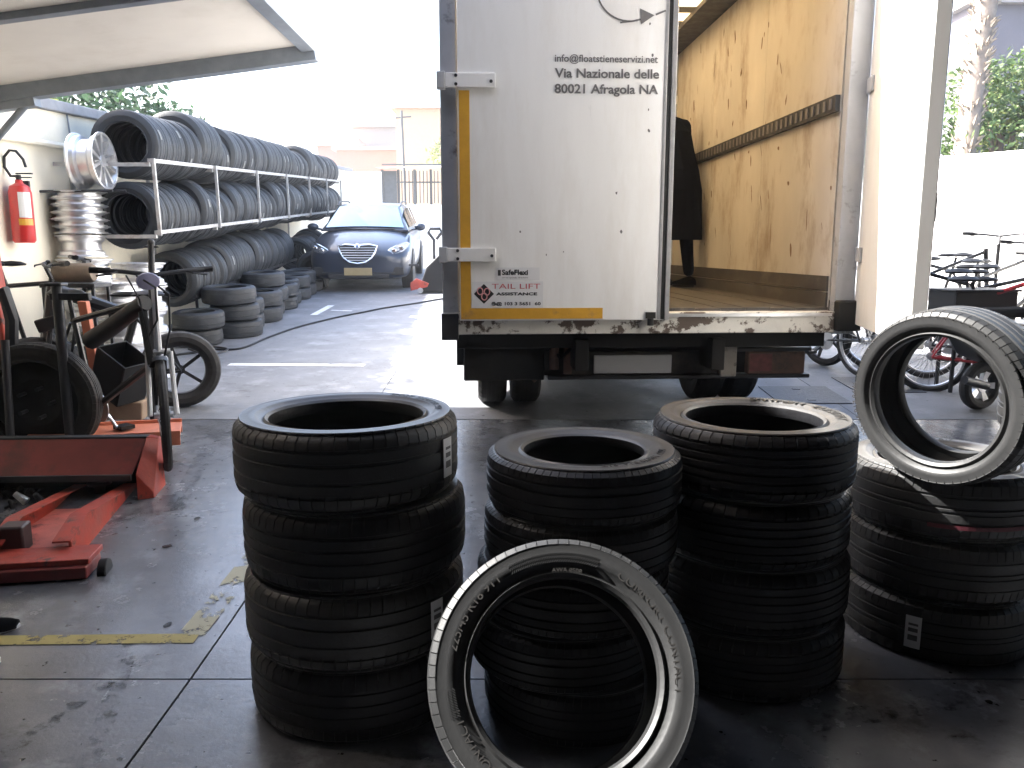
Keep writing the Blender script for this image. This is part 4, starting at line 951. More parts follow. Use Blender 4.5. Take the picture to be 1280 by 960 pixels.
cb = MB(); cb.tube([(bw-.1, .02, 1.08), (bw+.06, .03, 1.0), (bw+.02, .05, .8), (bw-.06, .05, .62)], 0.006, 6); cb.tube([(bw-.1, -.05, 1.1), (bw+.08, -.06, 1.04), (bw+.03, -.03, .86), (bw-.1, -.02, .74)], 0.006, 6); cb.tube([(bw-.15, -.08, 1.1), (bw+.02, -.12, .98), (bw-.02, -.05, .7)], 0.005, 6); cb.build('brake_cable', plast, A)
# bike B: fat rear wheel nearer the yard
pB = gp(229, 509); 
B_ = bicycle((pB.x, pB.y, g(pB.y)), R(168), 'dark fat tyre bicycle behind the edge-on wheel, its broad wheel towards the yard', D=0.58, tw=0.11, fat=True, wb=0.95, bar_h=1.08, seat_h=0.86, battery=True, steer=R(15))
B_.rotation_euler = (0, 0, R(205))
pC = at(95, 420, 6.2)
C_ = bicycle((pC.x-0.78, pC.y-0.05, g(pC.y)), R(12), 'black bicycle among the clutter by the wall with brown seat cushion and tilted handlebar', D=0.5, tw=0.06, wb=0.98, bar_h=1.10, seat_h=1.06, steer=R(20), battery=True)
# long steel tube standing behind
a = at(185, 440, 5.6); MBt = MB(); tp = at(189, 305, 5.6)
MBt.cyl((a.x, a.y, g(a.y)), (tp.x, tp.y, tp.z), 0.022); MBt.cyl((tp.x-.05, tp.y, tp.z-.02), (tp.x+.05, tp.y, tp.z-.02), 0.007); MBt.ball((tp.x, tp.y, tp.z+.01), 0.026)
tag(MBt.build('steel_tube', dark_steel), 'upright grey steel tube with ball end standing behind the bicycle headlamp', 'tube')
a = at(88, 548, 4.75); tp = at(88, 352, 4.75)
ps = thing('steel_stand', 'dark steel post stand with short arm on top, in front of the dark wheel', 'stand', (a.x, a.y, g(a.y)))
hh = tp.z - g(a.y)
MB().cyl((0, 0, 0), (0, 0, hh), 0.028).build('post', dark_steel, ps); MB().box(-0.035, 0.19, -0.02, 0.02, hh-0.10, hh-0.06).build('arm', plast, ps, bevel=0.004); MB().box(-0.05, 0.05, -0.04, 0.04, hh-.02, hh).build('cap', dark_steel, ps, bevel=0.006)
MB().lathe([(0.001, 0), (0.13, 0), (0.13, 0.012), (0.03, 0.02)], 20).build('foot', dark_steel, ps)
a = at(11, 550, 4.5); MB1 = MB(); tp = at(6, 425, 4.5); MB1.cyl((a.x, a.y, g(a.y)), tp, 0.022)
tag(MB1.build('thin_post', dark_steel), 'thin grey steel post at the far left edge before the dark wheel', 'post')
# faded orange upright bar
a = at(119, 450, 5.3); tp = at(108, 376, 5.3)
ba = thing('orange_bar', 'faded orange flat bar standing up beside the black box', 'bar', (0, 0, 0))
MB().prism([(a.x-.028, a.z-.25), (a.x+.028, a.z-.25), (tp.x+.03, tp.z), (tp.x-.028, tp.z)], a.y, a.y+0.05).build('flat_bar', orange_m, ba, bevel=0.004)
MB().cyl((a.x, a.y+.025, g(a.y)), (a.x, a.y+.025, a.z-.25), 0.02).build('foot_post', dark_steel, ba)
# brown seat cushion on the clutter, black boxes
a = at(93, 341, 5.9)
tag(MB().lathe([(0.001, -0.15), (0.055, -0.145), (0.07, -0.12), (0.072, 0.12), (0.058, 0.145), (0.001, 0.15)], 18, Matrix.Rotation(R(90), 4, 'Y')).build('brown_roll', mat('brown_canvas', (0.20, 0.155, 0.115), 0.8, var=0.2), None, a), 'brown canvas roll lying on top of the clutter under the rim stack', 'roll')
wk = thing('workbench', 'dark low workbench behind the bicycles carrying the canvas roll and tools', 'workbench', (0, 0, 0))
q = Vector((a.x, a.y, g(a.y)))
bt = a.z - 0.075
MB().box(q.x-0.20, q.x+0.20, q.y-0.12, q.y+0.14, bt-0.03, bt).build('top', dark_steel, wk, bevel=0.004)
for sx in (-.18, .18):
    for sy in (-.10, .12): MB().box(q.x+sx-.01, q.x+sx+.01, q.y+sy-.01, q.y+sy+.01, q.z, bt-.031).build('leg', dark_steel, wk)
def clutter(px, py, z, nm, label, sz, rz, m, tilt=0, cat=None):
    c = at(px, py, z); mb = MB(); mb.box(-sz[0]/2, sz[0]/2, -sz[1]/2, sz[1]/2, -sz[2]/2, sz[2]/2)
    return tag(mb.build(nm, m, None, c, (0, tilt, rz), bevel=0.01), label, cat or nm.replace('_', ' '))
bx = thing('battery_box', 'open black box tilted beside the edge-on bicycle wheel', 'box', at(152, 466, 5.35), (0.1, R(28), R(-25)))
for (x0, x1, y0, y1, z0, z1) in ((-.14, .14, -.11, .11, -.16, -.15), (-.14, -.13, -.11, .11, -.15, .15), (.13, .14, -.11, .11, -.15, .15), (-.13, .13, -.11, -.10, -.15, .15), (-.13, .13, .10, .11, -.15, .15)):
    MB().box(x0, x1, y0, y1, z0, z1).build('side', plast, bx, bevel=0.004)
clutter(58, 405, 5.6, 'battery_pack', 'small black battery pack hanging on the cluttered bicycle', (.13, .07, .09), .5, plast, -.3, 'battery')
clutter(150, 509, 5.5, 'cardboard_box', 'crushed brown cardboard box behind the red beam', (.34, .24, .13), .2, mat('cardboard', (.26, .18, .12), .8, var=.15), .1, 'box')
mb = MB(); mb.box(-.5, .35, -.14, .14, -.012, .012)
rp_ = thing('ramp_plate', 'faded orange ramp plate lying on the floor behind the red beam', 'plate', at(150, 540, 4.95), (0.05, 0.02, 0.35))
mb.build('plate', orange_m, rp_, bevel=0.004); MB().box(-.5, .35, -.16, -.142, -.06, .03).build('flange', orange_m, rp_); MB().box(-.5, .35, .142, .16, -.06, .03).build('flange', orange_m, rp_)
# dark scrap machine filling the left edge
mc = thing('tyre_machine', 'dark grimy tyre changing machine at the left edge with a red mast', 'machine', (-3.31, 5.12, g(5.1)), (0, 0, 0.05))
MB().box(-.55, .25, -.35, .25, 0, .55).build('cabinet', black_m, mc, bevel=0.03)
MB().lathe([(0.001, 0), (.24, 0), (.24, .03), (.05, .05), (.001, .05)], 24, Matrix.Translation((-.2, -.05, .56))).build('turntable', dark_steel, mc)
MB().prism([(-.10, .5), (.06, .5), (.0, 1.36), (-.07, 1.36)], .0, .12).build('mast', red_m, mc, bevel=0.01)
MB().tube([(.0, -.05, .9), (.12, -.08, .98), (.16, -.1, .80), (.14, -.1, .6)], 0.04).build('air_hose', plast, mc)
MB().box(-.05, .27, -.38, -.36, .36, .52).build('pedal_guard', mat('orange_brown_guard', (.30, .15, .07), .7, var=.2), mc)

c_ = at(46, 503, 4.75)
dw = thing('dusty_wheel', 'big dusty wheel with dark centre standing at the left behind the red beam', 'wheel', (c_.x, c_.y, g(c_.y)+.37), (0, 0, R(8)))
o_ = ob('tyre', tyre_mesh('dusty_wheel_tyre', .72, .50, .15, mat('brown_dusty_rubber', (.022, .019, .016), .8, var=.3, scale=12, dirt=(.05, .043, .036), dscale=9, dlo=.5, dhi=.8), K=48), dw)
MB().lathe([(.255, -.05), (.24, -.03), (.14, .0), (.06, -.04), (.001, -.045)], 28, Matrix.Rotation(R(90), 4, 'X')).build('rim', black_m, dw)
mb = MB()
for k in range(5): mb.cyl((.09*math.cos(k*1.257), .04, .09*math.sin(k*1.257)), (.09*math.cos(k*1.257), -.055, .09*math.sin(k*1.257)), .012, n=8)
mb.build('wheel_nuts', dark_steel, dw)['kind'] = 'stuff'
# red beam (trough lift) and floor jack
e = gp(186, 621); tpz = at(178, 547, 4.45).z
rb = thing('red_lift_beam', 'long red steel lift beam with dark top lip lying across the floor at left', 'lift beam', (e.x-.04, e.y, g(e.y)), (0, 0, R(3)))
H_ = 0.30
MB().box(-1.9, 0, .13, .19, H_-.035, H_).build('top_lip', dark_steel, rb, bevel=0.004)
mb = MB(); mb.add([(-1.9, .13, H_-.01), (0, .13, H_-.01), (0, .13, H_-.03), (-1.9, .13, H_-.03), (-1.9, -.02, .135), (-.03, -.02, .135), (-.03, -.035, .12), (-1.9, -.035, .12)], [(0, 1, 5, 4), (3, 7, 6, 2), (0, 4, 7, 3), (1, 2, 6, 5), (4, 5, 6, 7), (0, 3, 2, 1)])
mb.build('sloping_face', mat('dark_red_paint', (0.23, 0.035, 0.028), 0.5, var=0.2, scale=5, dirt=(.1, .03, .025), dscale=4), rb)
MB().box(-1.9, -.03, -.045, -.025, .10, .133).build('front_lip', dark_steel, rb, bevel=0.003)
MB().box(-1.9, -.03, .17, .19, 0.0, H_-.037).build('back_plate', black_m, rb)
ex = MB(); vs = [(0, .19, 0), (0, .19, H_-.0), (0, .12, H_), (0, -.05, .14), (0, -.05, 0), (.06, .19, 0), (.06, .17, H_-.01), (.06, .14, H_-.01), (.075, -.02, .03), (.075, -.02, 0)]
ex.add(vs, [(4, 3, 2, 1, 0), (5, 6, 7, 8, 9), (0, 1, 6, 5), (1, 2, 7, 6), (2, 3, 8, 7), (3, 4, 9, 8)]); ex.build('end_plate', red_m, rb, bevel=0.004)

f0 = gp(44, 716); f1 = gp(134, 616)
d = Vector((f1.x-f0.x, f1.y-f0.y)); jl = d.length; ja = hdg(d.x, d.y)
jk = thing('floor_jack', 'red trolley jack on castor wheels in front of the red beam', 'trolley jack', (f0.x-.10, f0.y+0.05, 0.0), (0, 0, ja))
JL = jl*1.0 + .12
sm = MB()
for s_, y in ((1, .0), (-1, .0)):
    pass
def railp(y0, y1):
    mb = MB(); pr = [(0.0, .07), (0.08, .19), (.22, .20), (JL, .085), (JL, .04), (.1, .05)]
    mb.prism(pr, y0, y1); return mb.build('side_plate', red_m, jk, bevel=0.004)
MB().prism([(0.0, .04), (0.0, .15), (.20, .20), (JL, .11), (JL, .04)], -.22, -.208).build('side_plate', red_m, jk)
MB().prism([(0.0, .04), (0.0, .15), (.20, .20), (JL, .11), (JL, .04)], .10, .112).build('side_plate', red_m, jk)
MB().prism([(-.02, .152), (.20, .202), (JL, .112), (JL, .117), (.20, .210), (-.02, .160)], -.225, -.15).build('top_flange', red_m, jk)
MB().prism([(-.02, .152), (.20, .202), (JL, .112), (JL, .117), (.20, .210), (-.02, .160)], .05, .117).build('top_flange', red_m, jk)
MB().prism([(.10, .06), (.30, .11), (JL-.05, .07), (JL-.05, .05)], -.207, .099).build('base_plate', mat('pale_red_paint', (.52, .14, .11), .55, var=.3, scale=6, dirt=(.08, .04, .03), dscale=9, dlo=.55, dhi=.68, bump=.2), jk)
MB().box(-.16, .02, -.34, .18, .10, .125).build('axle_plate', red_m, jk, bevel=0.004)
MB().box(-.18, .0, -.335, .175, .045, .098).build('axle_housing', mat('dark_red_paint', (.2, .03, .03), .5), jk, bevel=0.006)
MB().lathe([(.001, 0), (.06, 0), (.062, .012), (.055, .02), (.001, .02)], 20, Matrix.Translation((JL-.17, -.05, .150))).build('saddle_disc', dark_steel, jk)
MB().cyl((JL-.17, -.05, .06), (JL-.17, -.05, .149), .03).build('saddle_post', dark_steel, jk)
for x, y, r_ in ((-.10, -.38, .05), (-.12, .20, .05), (JL-.03, -.19, .035), (JL-.03, .09, .035)):
    MB().cyl((x, y-.018, r_), (x, y+.018, r_), r_, n=18).build('wheel', plast, jk, bevel=0.004)
MB().cyl((.04, .16, .10), (.02, .30, .72), .034).build('handle', red_m, jk)
MB().box(.02, .12, -.02, .08, .10, .22).build('pump_block', mat('pump_black', (.05, .03, .03), .5), jk, bevel=0.01)
tools = thing('tool_scrap', 'small greasy metal parts heaped between the jack and the red beam', 'metal parts', (0, 0, 0))
random.seed(4)
for i in range(7):
    c = gp(8+i*7+random.uniform(-3, 3), 628 + random.uniform(-8, 8)); r_ = random.uniform(.018, .035)
    mb = MB(); mb.cyl((0, 0, -r_), (0.01, 0, r_*1.4), r_*.8, r_*.5, 9); mb.box(-r_*1.6, r_*1.6, -r_*.4, r_*.4, -r_*.3, r_*.3)
    mb.build('metal_part', random.choice((dark_steel, alu, black_m)), tools, (c.x, c.y, c.z+r_*1.0), (random.uniform(-1, 1), random.uniform(-1, 1), random.uniform(0, 3)), bevel=0.003)

# black air hose on the yard
pts_ = [(120, 462), (200, 448), (250, 441), (262, 438), (300, 437), (335, 423), (372, 410), (420, 398), (455, 391), (480, 386), (520, 380), (556, 374), (600, 370)]
mb = MB(); hp = [gp(*p_) for p_ in pts_]
def cr_(P, n=6):
    o = []
    for i in range(len(P)-1):
        p0, p1, p2, p3 = P[max(0, i-1)], P[i], P[i+1], P[min(len(P)-1, i+2)]
        for k in range(n):
            t = k/n; o.append(0.5*((2*p1)+(-p0+p2)*t+(2*p0-5*p1+4*p2-p3)*t*t+(-p0+3*p1-3*p2+p3)*t**3))
    return o + [P[-1]]
hp = cr_(hp); mb.tube([(p_.x, p_.y, g(p_.y)+0.012) for p_ in hp], 0.011, 7)
tag(mb.build('air_hose', plast), 'black air hose snaking over the yard from the bicycles to the truck', 'hose')
mb = MB(); hp = cr_([gp(236, 440), gp(262, 447), gp(285, 440), gp(262, 437), gp(240, 441)]); mb.tube([(p_.x, p_.y, g(p_.y)+0.03) for p_ in hp], 0.010, 7)
tag(mb.build('hose_loop', plast), 'short loop of black hose beside the fat bicycle wheel', 'hose')

# ---------------------------------------------------------------- parked car
carp = mat('dark_blue_car_paint', (0.007, 0.016, 0.036), 0.34, 0.2, var=0.05, coat=0.5)
glass = mat('sky_tinted_car_glass', (0.12, 0.24, 0.34), 0.08, 0.7, var=0.02, spec=0.9, coat=1.0)  # blue metallic base stands in for the sky's reflection
lampg = mat('headlamp_glass', (0.40, 0.43, 0.47), 0.12, 0.5, var=0.3, scale=25, coat=1.0)
lowp = mat('dark_bumper_plastic', (0.008, 0.008, 0.009), 0.6)
cz = 13.25; c0 = at(449, 366, cz); CS = 0.95
car = thing('parked_car', 'dark blue family car with shield shaped chrome grille parked beside the tyre racks', 'car', (c0.x, c0.y, g(c0.y)), (WS, 0, WA)); car.scale = (CS, CS, CS)
st_ = [(0.00, .50, .30, .58, .66), (0.03, .66, .26, .62, .72), (0.10, .78, .22, .66, .77), (0.25, .86, .20, .71, .84), (0.5, .895, .19, .79, .91), (0.8, .90, .19, .86, .97), (1.15, .90, .19, .93, 1.03),
       (1.6, .90, .19, .96, 1.04), (2.6, .90, .19, .98, 1.05), (3.6, .90, .19, 1.0, 1.06), (4.1, .88, .22, 1.0, 1.05), (4.4, .80, .28, .98, 1.03), (4.5, .66, .36, .9, .98)]
def sect(y, hw, zl, zs, zt):
    h = [(0, zl), (hw*.86, zl), (hw*.95, zl+.08), (hw*.985, .40), (hw*1.0, zs*.72), (hw*.985, zs*.92), (hw*.93, zs), (hw*.80, zs+(zt-zs)*.55), (hw*.5, zt), (hw*.22, zt+.012), (0, zt+.008)]
    return [(x, y, z) for x, z in h] + [(-x, y, z) for x, z in reversed(h[1:-1])]
vs = []; fs = []
for s_ in st_: vs += sect(*s_)
m_ = len(sect(*st_[0]))
for i in range(len(st_)-1):
    for k in range(m_): fs.append((i*m_+k, i*m_+(k+1) % m_, (i+1)*m_+(k+1) % m_, (i+1)*m_+k))
fs += [tuple(range(m_)), tuple((len(st_)-1)*m_+k for k in range(m_))]
body = MB().add(vs, fs).build('body', carp, car, sharp=50); sb = body.modifiers.new('s', 'SUBSURF'); sb.levels = sb.render_levels = 1
gh = [(1.12, .80, 1.0, .78, 1.03), (1.40, .80, 1.0, .70, 1.20), (1.90, .80, 1.0, .60, 1.435), (2.2, .81, 1.0, .60, 1.475), (2.9, .82, 1.0, .61, 1.49), (3.6, .81, 1.0, .58, 1.45), (4.0, .79, 1.0, .54, 1.36), (4.35, .76, 1.0, .62, 1.08)]
vs = []; fs = []
for y, bw_, bz, rw_, rz_ in gh: vs += [(bw_, y, bz), (rw_+.02, y, rz_-.05 if rz_ > 1.1 else rz_-.01), (rw_-.06, y, rz_), (0, y, rz_+.02), (-rw_+.06, y, rz_), (-rw_-.02, y, rz_-.05 if rz_ > 1.1 else rz_-.01), (-bw_, y, bz)]
for i in range(len(gh)-1):
    for k in range(6): fs.append((i*7+k, i*7+k+1, (i+1)*7+k+1, (i+1)*7+k))
fs += [tuple(range(7)), tuple((len(gh)-1)*7+k for k in range(7))]
MB().add(vs, fs).build('cabin', carp, car, sharp=40)
# windscreen, a hair above the cabin surface
ws = MB(); vs = []; fs = []
for i in range(5):
    t = i/4; y = 1.17 + (1.88-1.17)*t
    if y < 1.40: zz = 1.03 + (y-1.12)/.28*.17; hw = .78-(y-1.12)/.28*.08
    else: zz = 1.20 + (y-1.40)/.5*.235; hw = .70-(y-1.40)/.5*.10
    for k in range(7):
        u = -1+2*k/6; vs.append((u*(hw-.05), y-.012, zz + .022*(1-u*u) + .012))
for i in range(4):
    for k in range(6): fs.append((i*7+k, i*7+k+1, (i+1)*7+k+1, (i+1)*7+k))
ws.add(vs, fs).build('windscreen', glass, car, sharp=0)
MB().box(-.55, .55, 1.10, 1.16, 1.035, 1.05).build('wiper', lowp, car)
for s_ in (-1, 1):
    for y0, y1 in ((1.62, 2.42), (2.50, 3.25), (3.33, 3.85)):
        def sid(y, top):
            rw = .60; z_ = 1.40 if top else 1.06
            if y < 1.9 and top: z_ = min(1.40, 1.20+(y-1.40)/.5*.20); 
            x_ = .81 - (z_-1.0)/.45*.19
            return (s_*(x_+.008), y, z_)
        MB().add([sid(y0, 0), sid(y1, 0), sid(y1-.02, 1), sid(y0+.04, 1)], [(0, 1, 2, 3)]).build('side_window', mat('dark_side_glass', (.02, .025, .03), .08, spec=.7), car, sharp=0)
    MB().tube([(s_*.60, 1.95, 1.45), (s_*.60, 2.2, 1.525), (s_*.60, 3.4, 1.52), (s_*.58, 3.7, 1.45)], .014).build('roof_rail', dark_steel, car)
    mr = MB(); mr.ball((s_*1.0, 1.42, 1.07), .10, 12, (1.05, .55, .70)); mr.tube([(s_*.84, 1.46, 1.02), (s_*.95, 1.44, 1.04)], .02); mo = mr.build('door_mirror', carp, car)
    MB().add([(s_*(.88+.0), .985-.1+.9, .5)]*0, []) 
    # headlamp: swept almond on the corner
    hp_ = [(.46, .115, .66), (.56, .10, .735), (.70, .17, .80), (.82, .33, .835), (.865, .50, .80), (.835, .34, .735), (.76, .165, .675), (.60, .085, .635)]
    P_ = [(s_*x, y-.035, z+.02) for x, y, z in hp_]; Q_ = [(x*.97, y+.05, z) for x, y, z in P_]
    n = len(P_)
    hl_ = MB().add(P_+Q_, [tuple(range(n)), tuple(range(2*n-1, n-1, -1))]+[(i, (i+1) % n, (i+1) % n+n, i+n) for i in range(n)]).build('headlight', lampg, car, sharp=30, bevel=.006)
    for x, y, z in ((.62, .085, .72), (.74, .15, .76)): MB().lathe([(.001, 0), (.038, 0), (.042, .02), (.03, .03)], 16, Matrix.Translation((s_*x, y-.035, z)) @ Matrix.Rotation(R(90), 4, 'X')).build('lamp_reflector', chrome, hl_)
    MB().lathe([(.001, 0), (.05, 0), (.055, .02)], 16, Matrix.Translation((s_*.66, .055, .37)) @ Matrix.Rotation(R(90), 4, 'X') @ Matrix.Diagonal((1.3, 1, 1, 1))).build('fog_lamp', lampg, car)
    fa = MB(); fa.box(s_*.66-.12, s_*.66+.12, .03, .06, .30, .44); fa.build('fog_recess', lowp, car, bevel=.02)
    for y in (.88, 3.58):
        wv = bpy.data.objects.new('wheel', None); COL.objects.link(wv); wv.parent = car; wv.location = (s_*.80, y, .325); wv.rotation_euler = (0, 0, R(90)*s_)
        ob('tyre', RT[0], wv); r1 = ob('rim', RIMB, wv, (0, 0, 0), (R(90), 0, 0)); r1.scale = (.92, .92, .8); r2 = ob('spokes', RIMS, wv, (0, 0, 0), (R(90), 0, 0)); r2.scale = (.9, .9, .8)
        mb = MB()
        mb.cyl((s_*.70, y, .34), (s_*.904, y, .34), .365, n=28); mb.build('wheel_arch', lowp, car)
# grille
go = [(-.33, .80), (-.20, .825), (-.07, .815), (0, .795), (.07, .815), (.20, .825), (.33, .80), (.30, .70), (.24, .60), (.14, .53), (0, .505), (-.14, .53), (-.24, .60), (-.30, .70)]
def gy(x, z): return -.015 + .05*max(0, (z-.62))/.2 + .25*x*x
MB().add([(x*.97, gy(x, z)-.02, z) for x, z in go], [tuple(range(len(go)))]).build('grille_backing', lowp, car, sharp=0)
gf = MB(); gf.tube([(x, gy(x, z)-.035, z-.0) for x, z in go], .018, 8, True); gfo = gf.build('grille_frame', chrome, car)
for i in range(6):
    z = .56 + i*.042; hw = min(.30, .10 + (z-.52)*1.6) if z < .62 else .27+ (z-.62)*.2
    MB().tube([(-hw, gy(hw, z)-.035, z), (0, gy(0, z)-.04, z), (hw, gy(hw, z)-.035, z)], .007, 6).build('grille_slat', alu, gfo)
MB().lathe([(.001, .012), (.045, .01), (.05, 0)], 20, Matrix.Translation((0, .0-.03, .80)) @ Matrix.Rotation(R(75), 4, 'X')).build('emblem', chrome, car)
MB().add([(0, -.052, .775), (.02, -.048, .805), (0, -.042, .825), (-.02, -.048, .805)], [(0, 1, 2, 3)]).build('emblem_shield', mat('emblem_blue', (.03, .06, .25), .3), car, sharp=0)
MB().box(-.24, .24, -.045, -.03, .30, .43).build('number_plate', mat('tan_blank_plate', (.26, .20, .10), .6), car, bevel=.005)
MB().box(-.52, .52, -.03, .02, .245, .33).build('lower_intake', lowp, car, bevel=.015)
MB().box(-.62, .62, .0, .04, .335, .35).build('bumper_crease', lowp, car)

# trolley jack / hand tools by the car
q = gp(545, 366)
hj = thing('hand_winch', 'black wedge shaped jack with loop handle beside the car front wheel', 'jack', (q.x+.02, q.y, g(q.y)), (0, 0, 0))
MB().prism([(-.30, .02), (.34, .02), (.30, .32), (.05, .62), (-.16, .42)], -.12, .16).build('body', plast, hj, bevel=.015)
MB().tube([(-.04, 0, .55), (-.04, 0, .86), (-.13, 0, .98), (-.10, 0, 1.04), (.06, 0, 1.04), (.09, 0, .98), (.0, 0, .87)], .024).build('loop_handle', dark_steel, hj)
MB().box(-.46, -.30, -.02, .02, .44, .47).build('side_bar', dark_steel, hj)
MB().prism([(-.42, .04), (-.15, .10), (-.12, .16), (-.32, .24), (-.42, .17)], -.16, -.125).build('red_lever', red_m, hj, bevel=.004)
for x in (-.26, .26): MB().cyl((x, -.18, .045), (x, -.14, .045), .045).build('castor', alu, hj)

# ---------------------------------------------------------------- right side: wall, bicycles, scooter
RW0 = Vector((6.36, 4.4, g(4.4)))
white_wall = mat('whitewashed_wall', (0.78, 0.77, 0.74), 0.85, var=0.05, scale=1.5, dirt=(0.62, 0.60, 0.56), dscale=1.2, dlo=0.55, dhi=0.8)
wr = thing('white_wall', 'sunlit whitewashed wall along the right side of the yard', 'wall', RW0, wall_rot())
MB().box(0, .22, 0, 24, -.3, 2.03).build('wall_face', white_wall, wr)
for i in range(8): MB().box(-.03, .25, i*3.0, i*3.0+2.99, 2.033, 2.09).build('coping_stone', white_wall, wr, bevel=.008)
random.seed(31)
bl = [
 (gp(1078, 472), R(112), dict(D=.66, tw=.045, fm=bike_black, seat_h=.95), 'black city bicycle with spoked wheel showing below the open truck door'),
 (gp(1030, 457), R(116), dict(D=.60, tw=.06, fm=bike_black, fat=True), 'dark bicycle with broad spoked wheel seen just right of the truck sill'),
 (gp(974, 432), R(104), dict(D=.50, tw=.05, fm=bike_white), 'small wheeled bicycle seen end-on under the middle of the truck sill'),
 (gp(1004, 442), R(120), dict(D=.66, tw=.035, fm=bike_white), 'pale bicycle standing behind the dark one under the truck sill'),
 (gp(938, 430), R(112), dict(D=.60, tw=.045, fm=bike_black), 'bicycle farthest left under the truck, partly behind the rear axle'),
]
for p_, h_, kw, lab in bl: bicycle((p_.x, p_.y, g(p_.y)), h_ + 0, lab, steer=jit(.4), wb=1.02, group=None, **kw)
p_ = at(1205, 345, 6.9); bicycle((p_.x-.25, p_.y, g(p_.y)), R(-8), 'bicycle with black saddle parked right of the open truck door', D=.6, tw=.05, seat_h=.93, bar_h=1.08, steer=.4)
p_ = at(1250, 345, 6.2); bicycle((p_.x-.35, p_.y+.25, g(p_.y)), R(-20), 'red bicycle with chrome basket nearest the right edge', D=.6, tw=.05, fm=bike_red, seat_h=.93, bar_h=1.18, steer=-.5, basket=True)
p_ = at(1252, 330, 7.6); bicycle((p_.x-.8, p_.y+.35, g(p_.y)), R(5), 'grey bicycle with high handlebar against the white wall', D=.62, tw=.05, fm=bike_black, seat_h=.98, bar_h=1.22, steer=.9)
for (px_, py_, zz_, hd_, st__, lb) in ((1196, 345, 7.6, 20, .6, 'dark bicycle behind the black crate with its saddle level with the crate lid'), (1262, 350, 7.0, 160, -.4, 'dark bicycle facing left at the far right edge'), (1225, 350, 8.4, 170, .3, 'dark bicycle farthest back along the white wall, right of the truck door')):
    p_ = at(px_, py_, zz_); bicycle((p_.x, p_.y, g(p_.y)), R(hd_), lb, D=.62, tw=.05, seat_h=.96, bar_h=1.14, steer=st__)
bxp = at(1214, 384, 6.5)
cr = thing('black_crate', 'black plastic crate carried on the bicycles behind the upright tyres', 'crate', (bxp.x, bxp.y, bxp.z-.14), (0, 0, .1))
for (x0, x1, y0, y1, z0, z1) in ((-.26, .26, -.18, .18, 0, .015), (-.26, .26, -.18, -.165, .016, .27), (-.26, .26, .165, .18, .016, .27), (-.26, -.245, -.164, .164, .016, .27), (.245, .26, -.164, .164, .016, .27)):
    MB().box(x0, x1, y0, y1, z0, z1).build('side', plast, cr, bevel=.004)
MB().box(-.28, .28, -.20, .20, .271, .29).build('lid', plast, cr, bevel=.006)
sup = MB(); sup.box(bxp.x-.2, bxp.x+.2, bxp.y-.14, bxp.y+.14, bxp.z-.17, bxp.z-.143)
for sx in (-.17, .17):
    for sy in (-.11, .11): sup.box(bxp.x+sx-.012, bxp.x+sx+.012, bxp.y+sy-.012, bxp.y+sy+.012, g(bxp.y), bxp.z-.171)
tag(sup.build('crate_stand', dark_steel), 'thin dark steel stand under the black crate', 'stand')
sc = gp(1222, 512)
scoo = thing('motor_scooter', 'dark motor scooter with small silver wheel seen through the upright tyre', 'scooter', (sc.x, sc.y, g(sc.y)), (0, 0, R(18)))
rbM = MB().lathe([(.14+.042*math.cos(a), .045*math.sin(a)) for a in [2*math.pi*i/10 for i in range(10)]], 32, Matrix.Rotation(R(90), 4, 'X'), close=True).mesh('tyre', bike_rub, 0)
rmM = spokes_mb(.26, .08, 5, .03).mesh('rim', rim_m); rmB = MB().lathe([(.125, -.035), (.115, -.03), (.115, .03), (.125, .035), (.13, 0)], 28, Matrix.Rotation(R(90), 4, 'X'), close=True).mesh('rim_ring', rim_m)
for x in (0, 1.15):
    wv = bpy.data.objects.new('wheel', None); COL.objects.link(wv); wv.parent = scoo; wv.location = (x, 0, .182)
    ob('tyre', rbM, wv); ob('rim', rmB, wv); ob('spokes', rmM, wv, (0, -.0, 0), (R(90), 0, 0))
MB().prism([(-.15, .42), (.0, .36), (.25, .30), (.42, .20), (.80, .20), (.95, .55), (1.0, .95), (.92, .95), (.80, .50), (.70, .28), (.45, .30), (.40, .66), (-.20, .68), (-.28, .60)], -.12, .12).build('body', plast, scoo, bevel=.03)
MB().box(-.25, .42, -.11, .11, .69, .76).build('seat', blackc, scoo, bevel=.03)
MB().cyl((1.15, 0, .2), (.96, 0, .95), .03).build('fork', dark_steel, scoo)
MB().tube([(.90, -.32, 1.03), (.95, -.15, 1.0), (.95, .15, 1.0), (.90, .32, 1.03)], .016).build('handlebar', dark_steel, scoo)
MB().cyl((-.05, -.10, .2), (-.30, -.13, .26), .03).build('exhaust', dark_steel, scoo)
MB().tube([(.35, -.10, .2), (.25, -.25, .02)], .01).build('side_stand', alu, scoo)

# stack at the right edge with bottle and paper label
for k in range(5):
    o = tyre('d', (2.32 + jit(.008), 3.12 + jit(.008), .116 + k*.222), (FL, 0, 0), ['bottom tyre of the stack cut off by the right edge', 'second tyre up of the stack cut off by the right edge', 'third tyre up of the stack cut off by the right edge', 'fourth tyre up of the stack at the right edge, with a large white paper label', 'top tyre of the stack at the right edge, under the plastic bottle'][k], 'tyres in the edge stack')
    if k >= 3: sticker(o, 'd', -R(-128), .20, .16, .331)
bo = thing('plastic_bottle', 'clear plastic bottle a third full of reddish liquid on the right edge stack', 'bottle', (2.02, 3.06, 1.118), (0, 0, 0))
gl = bpy.data.materials.new('clear_plastic'); gl.use_nodes = True; q_ = gl.node_tree.nodes['Principled BSDF']; q_.inputs['Base Color'].default_value = (.85, .84, .82, 1); q_.inputs['Transmission Weight'].default_value = .85; q_.inputs['Roughness'].default_value = .15; q_.inputs['IOR'].default_value = 1.1
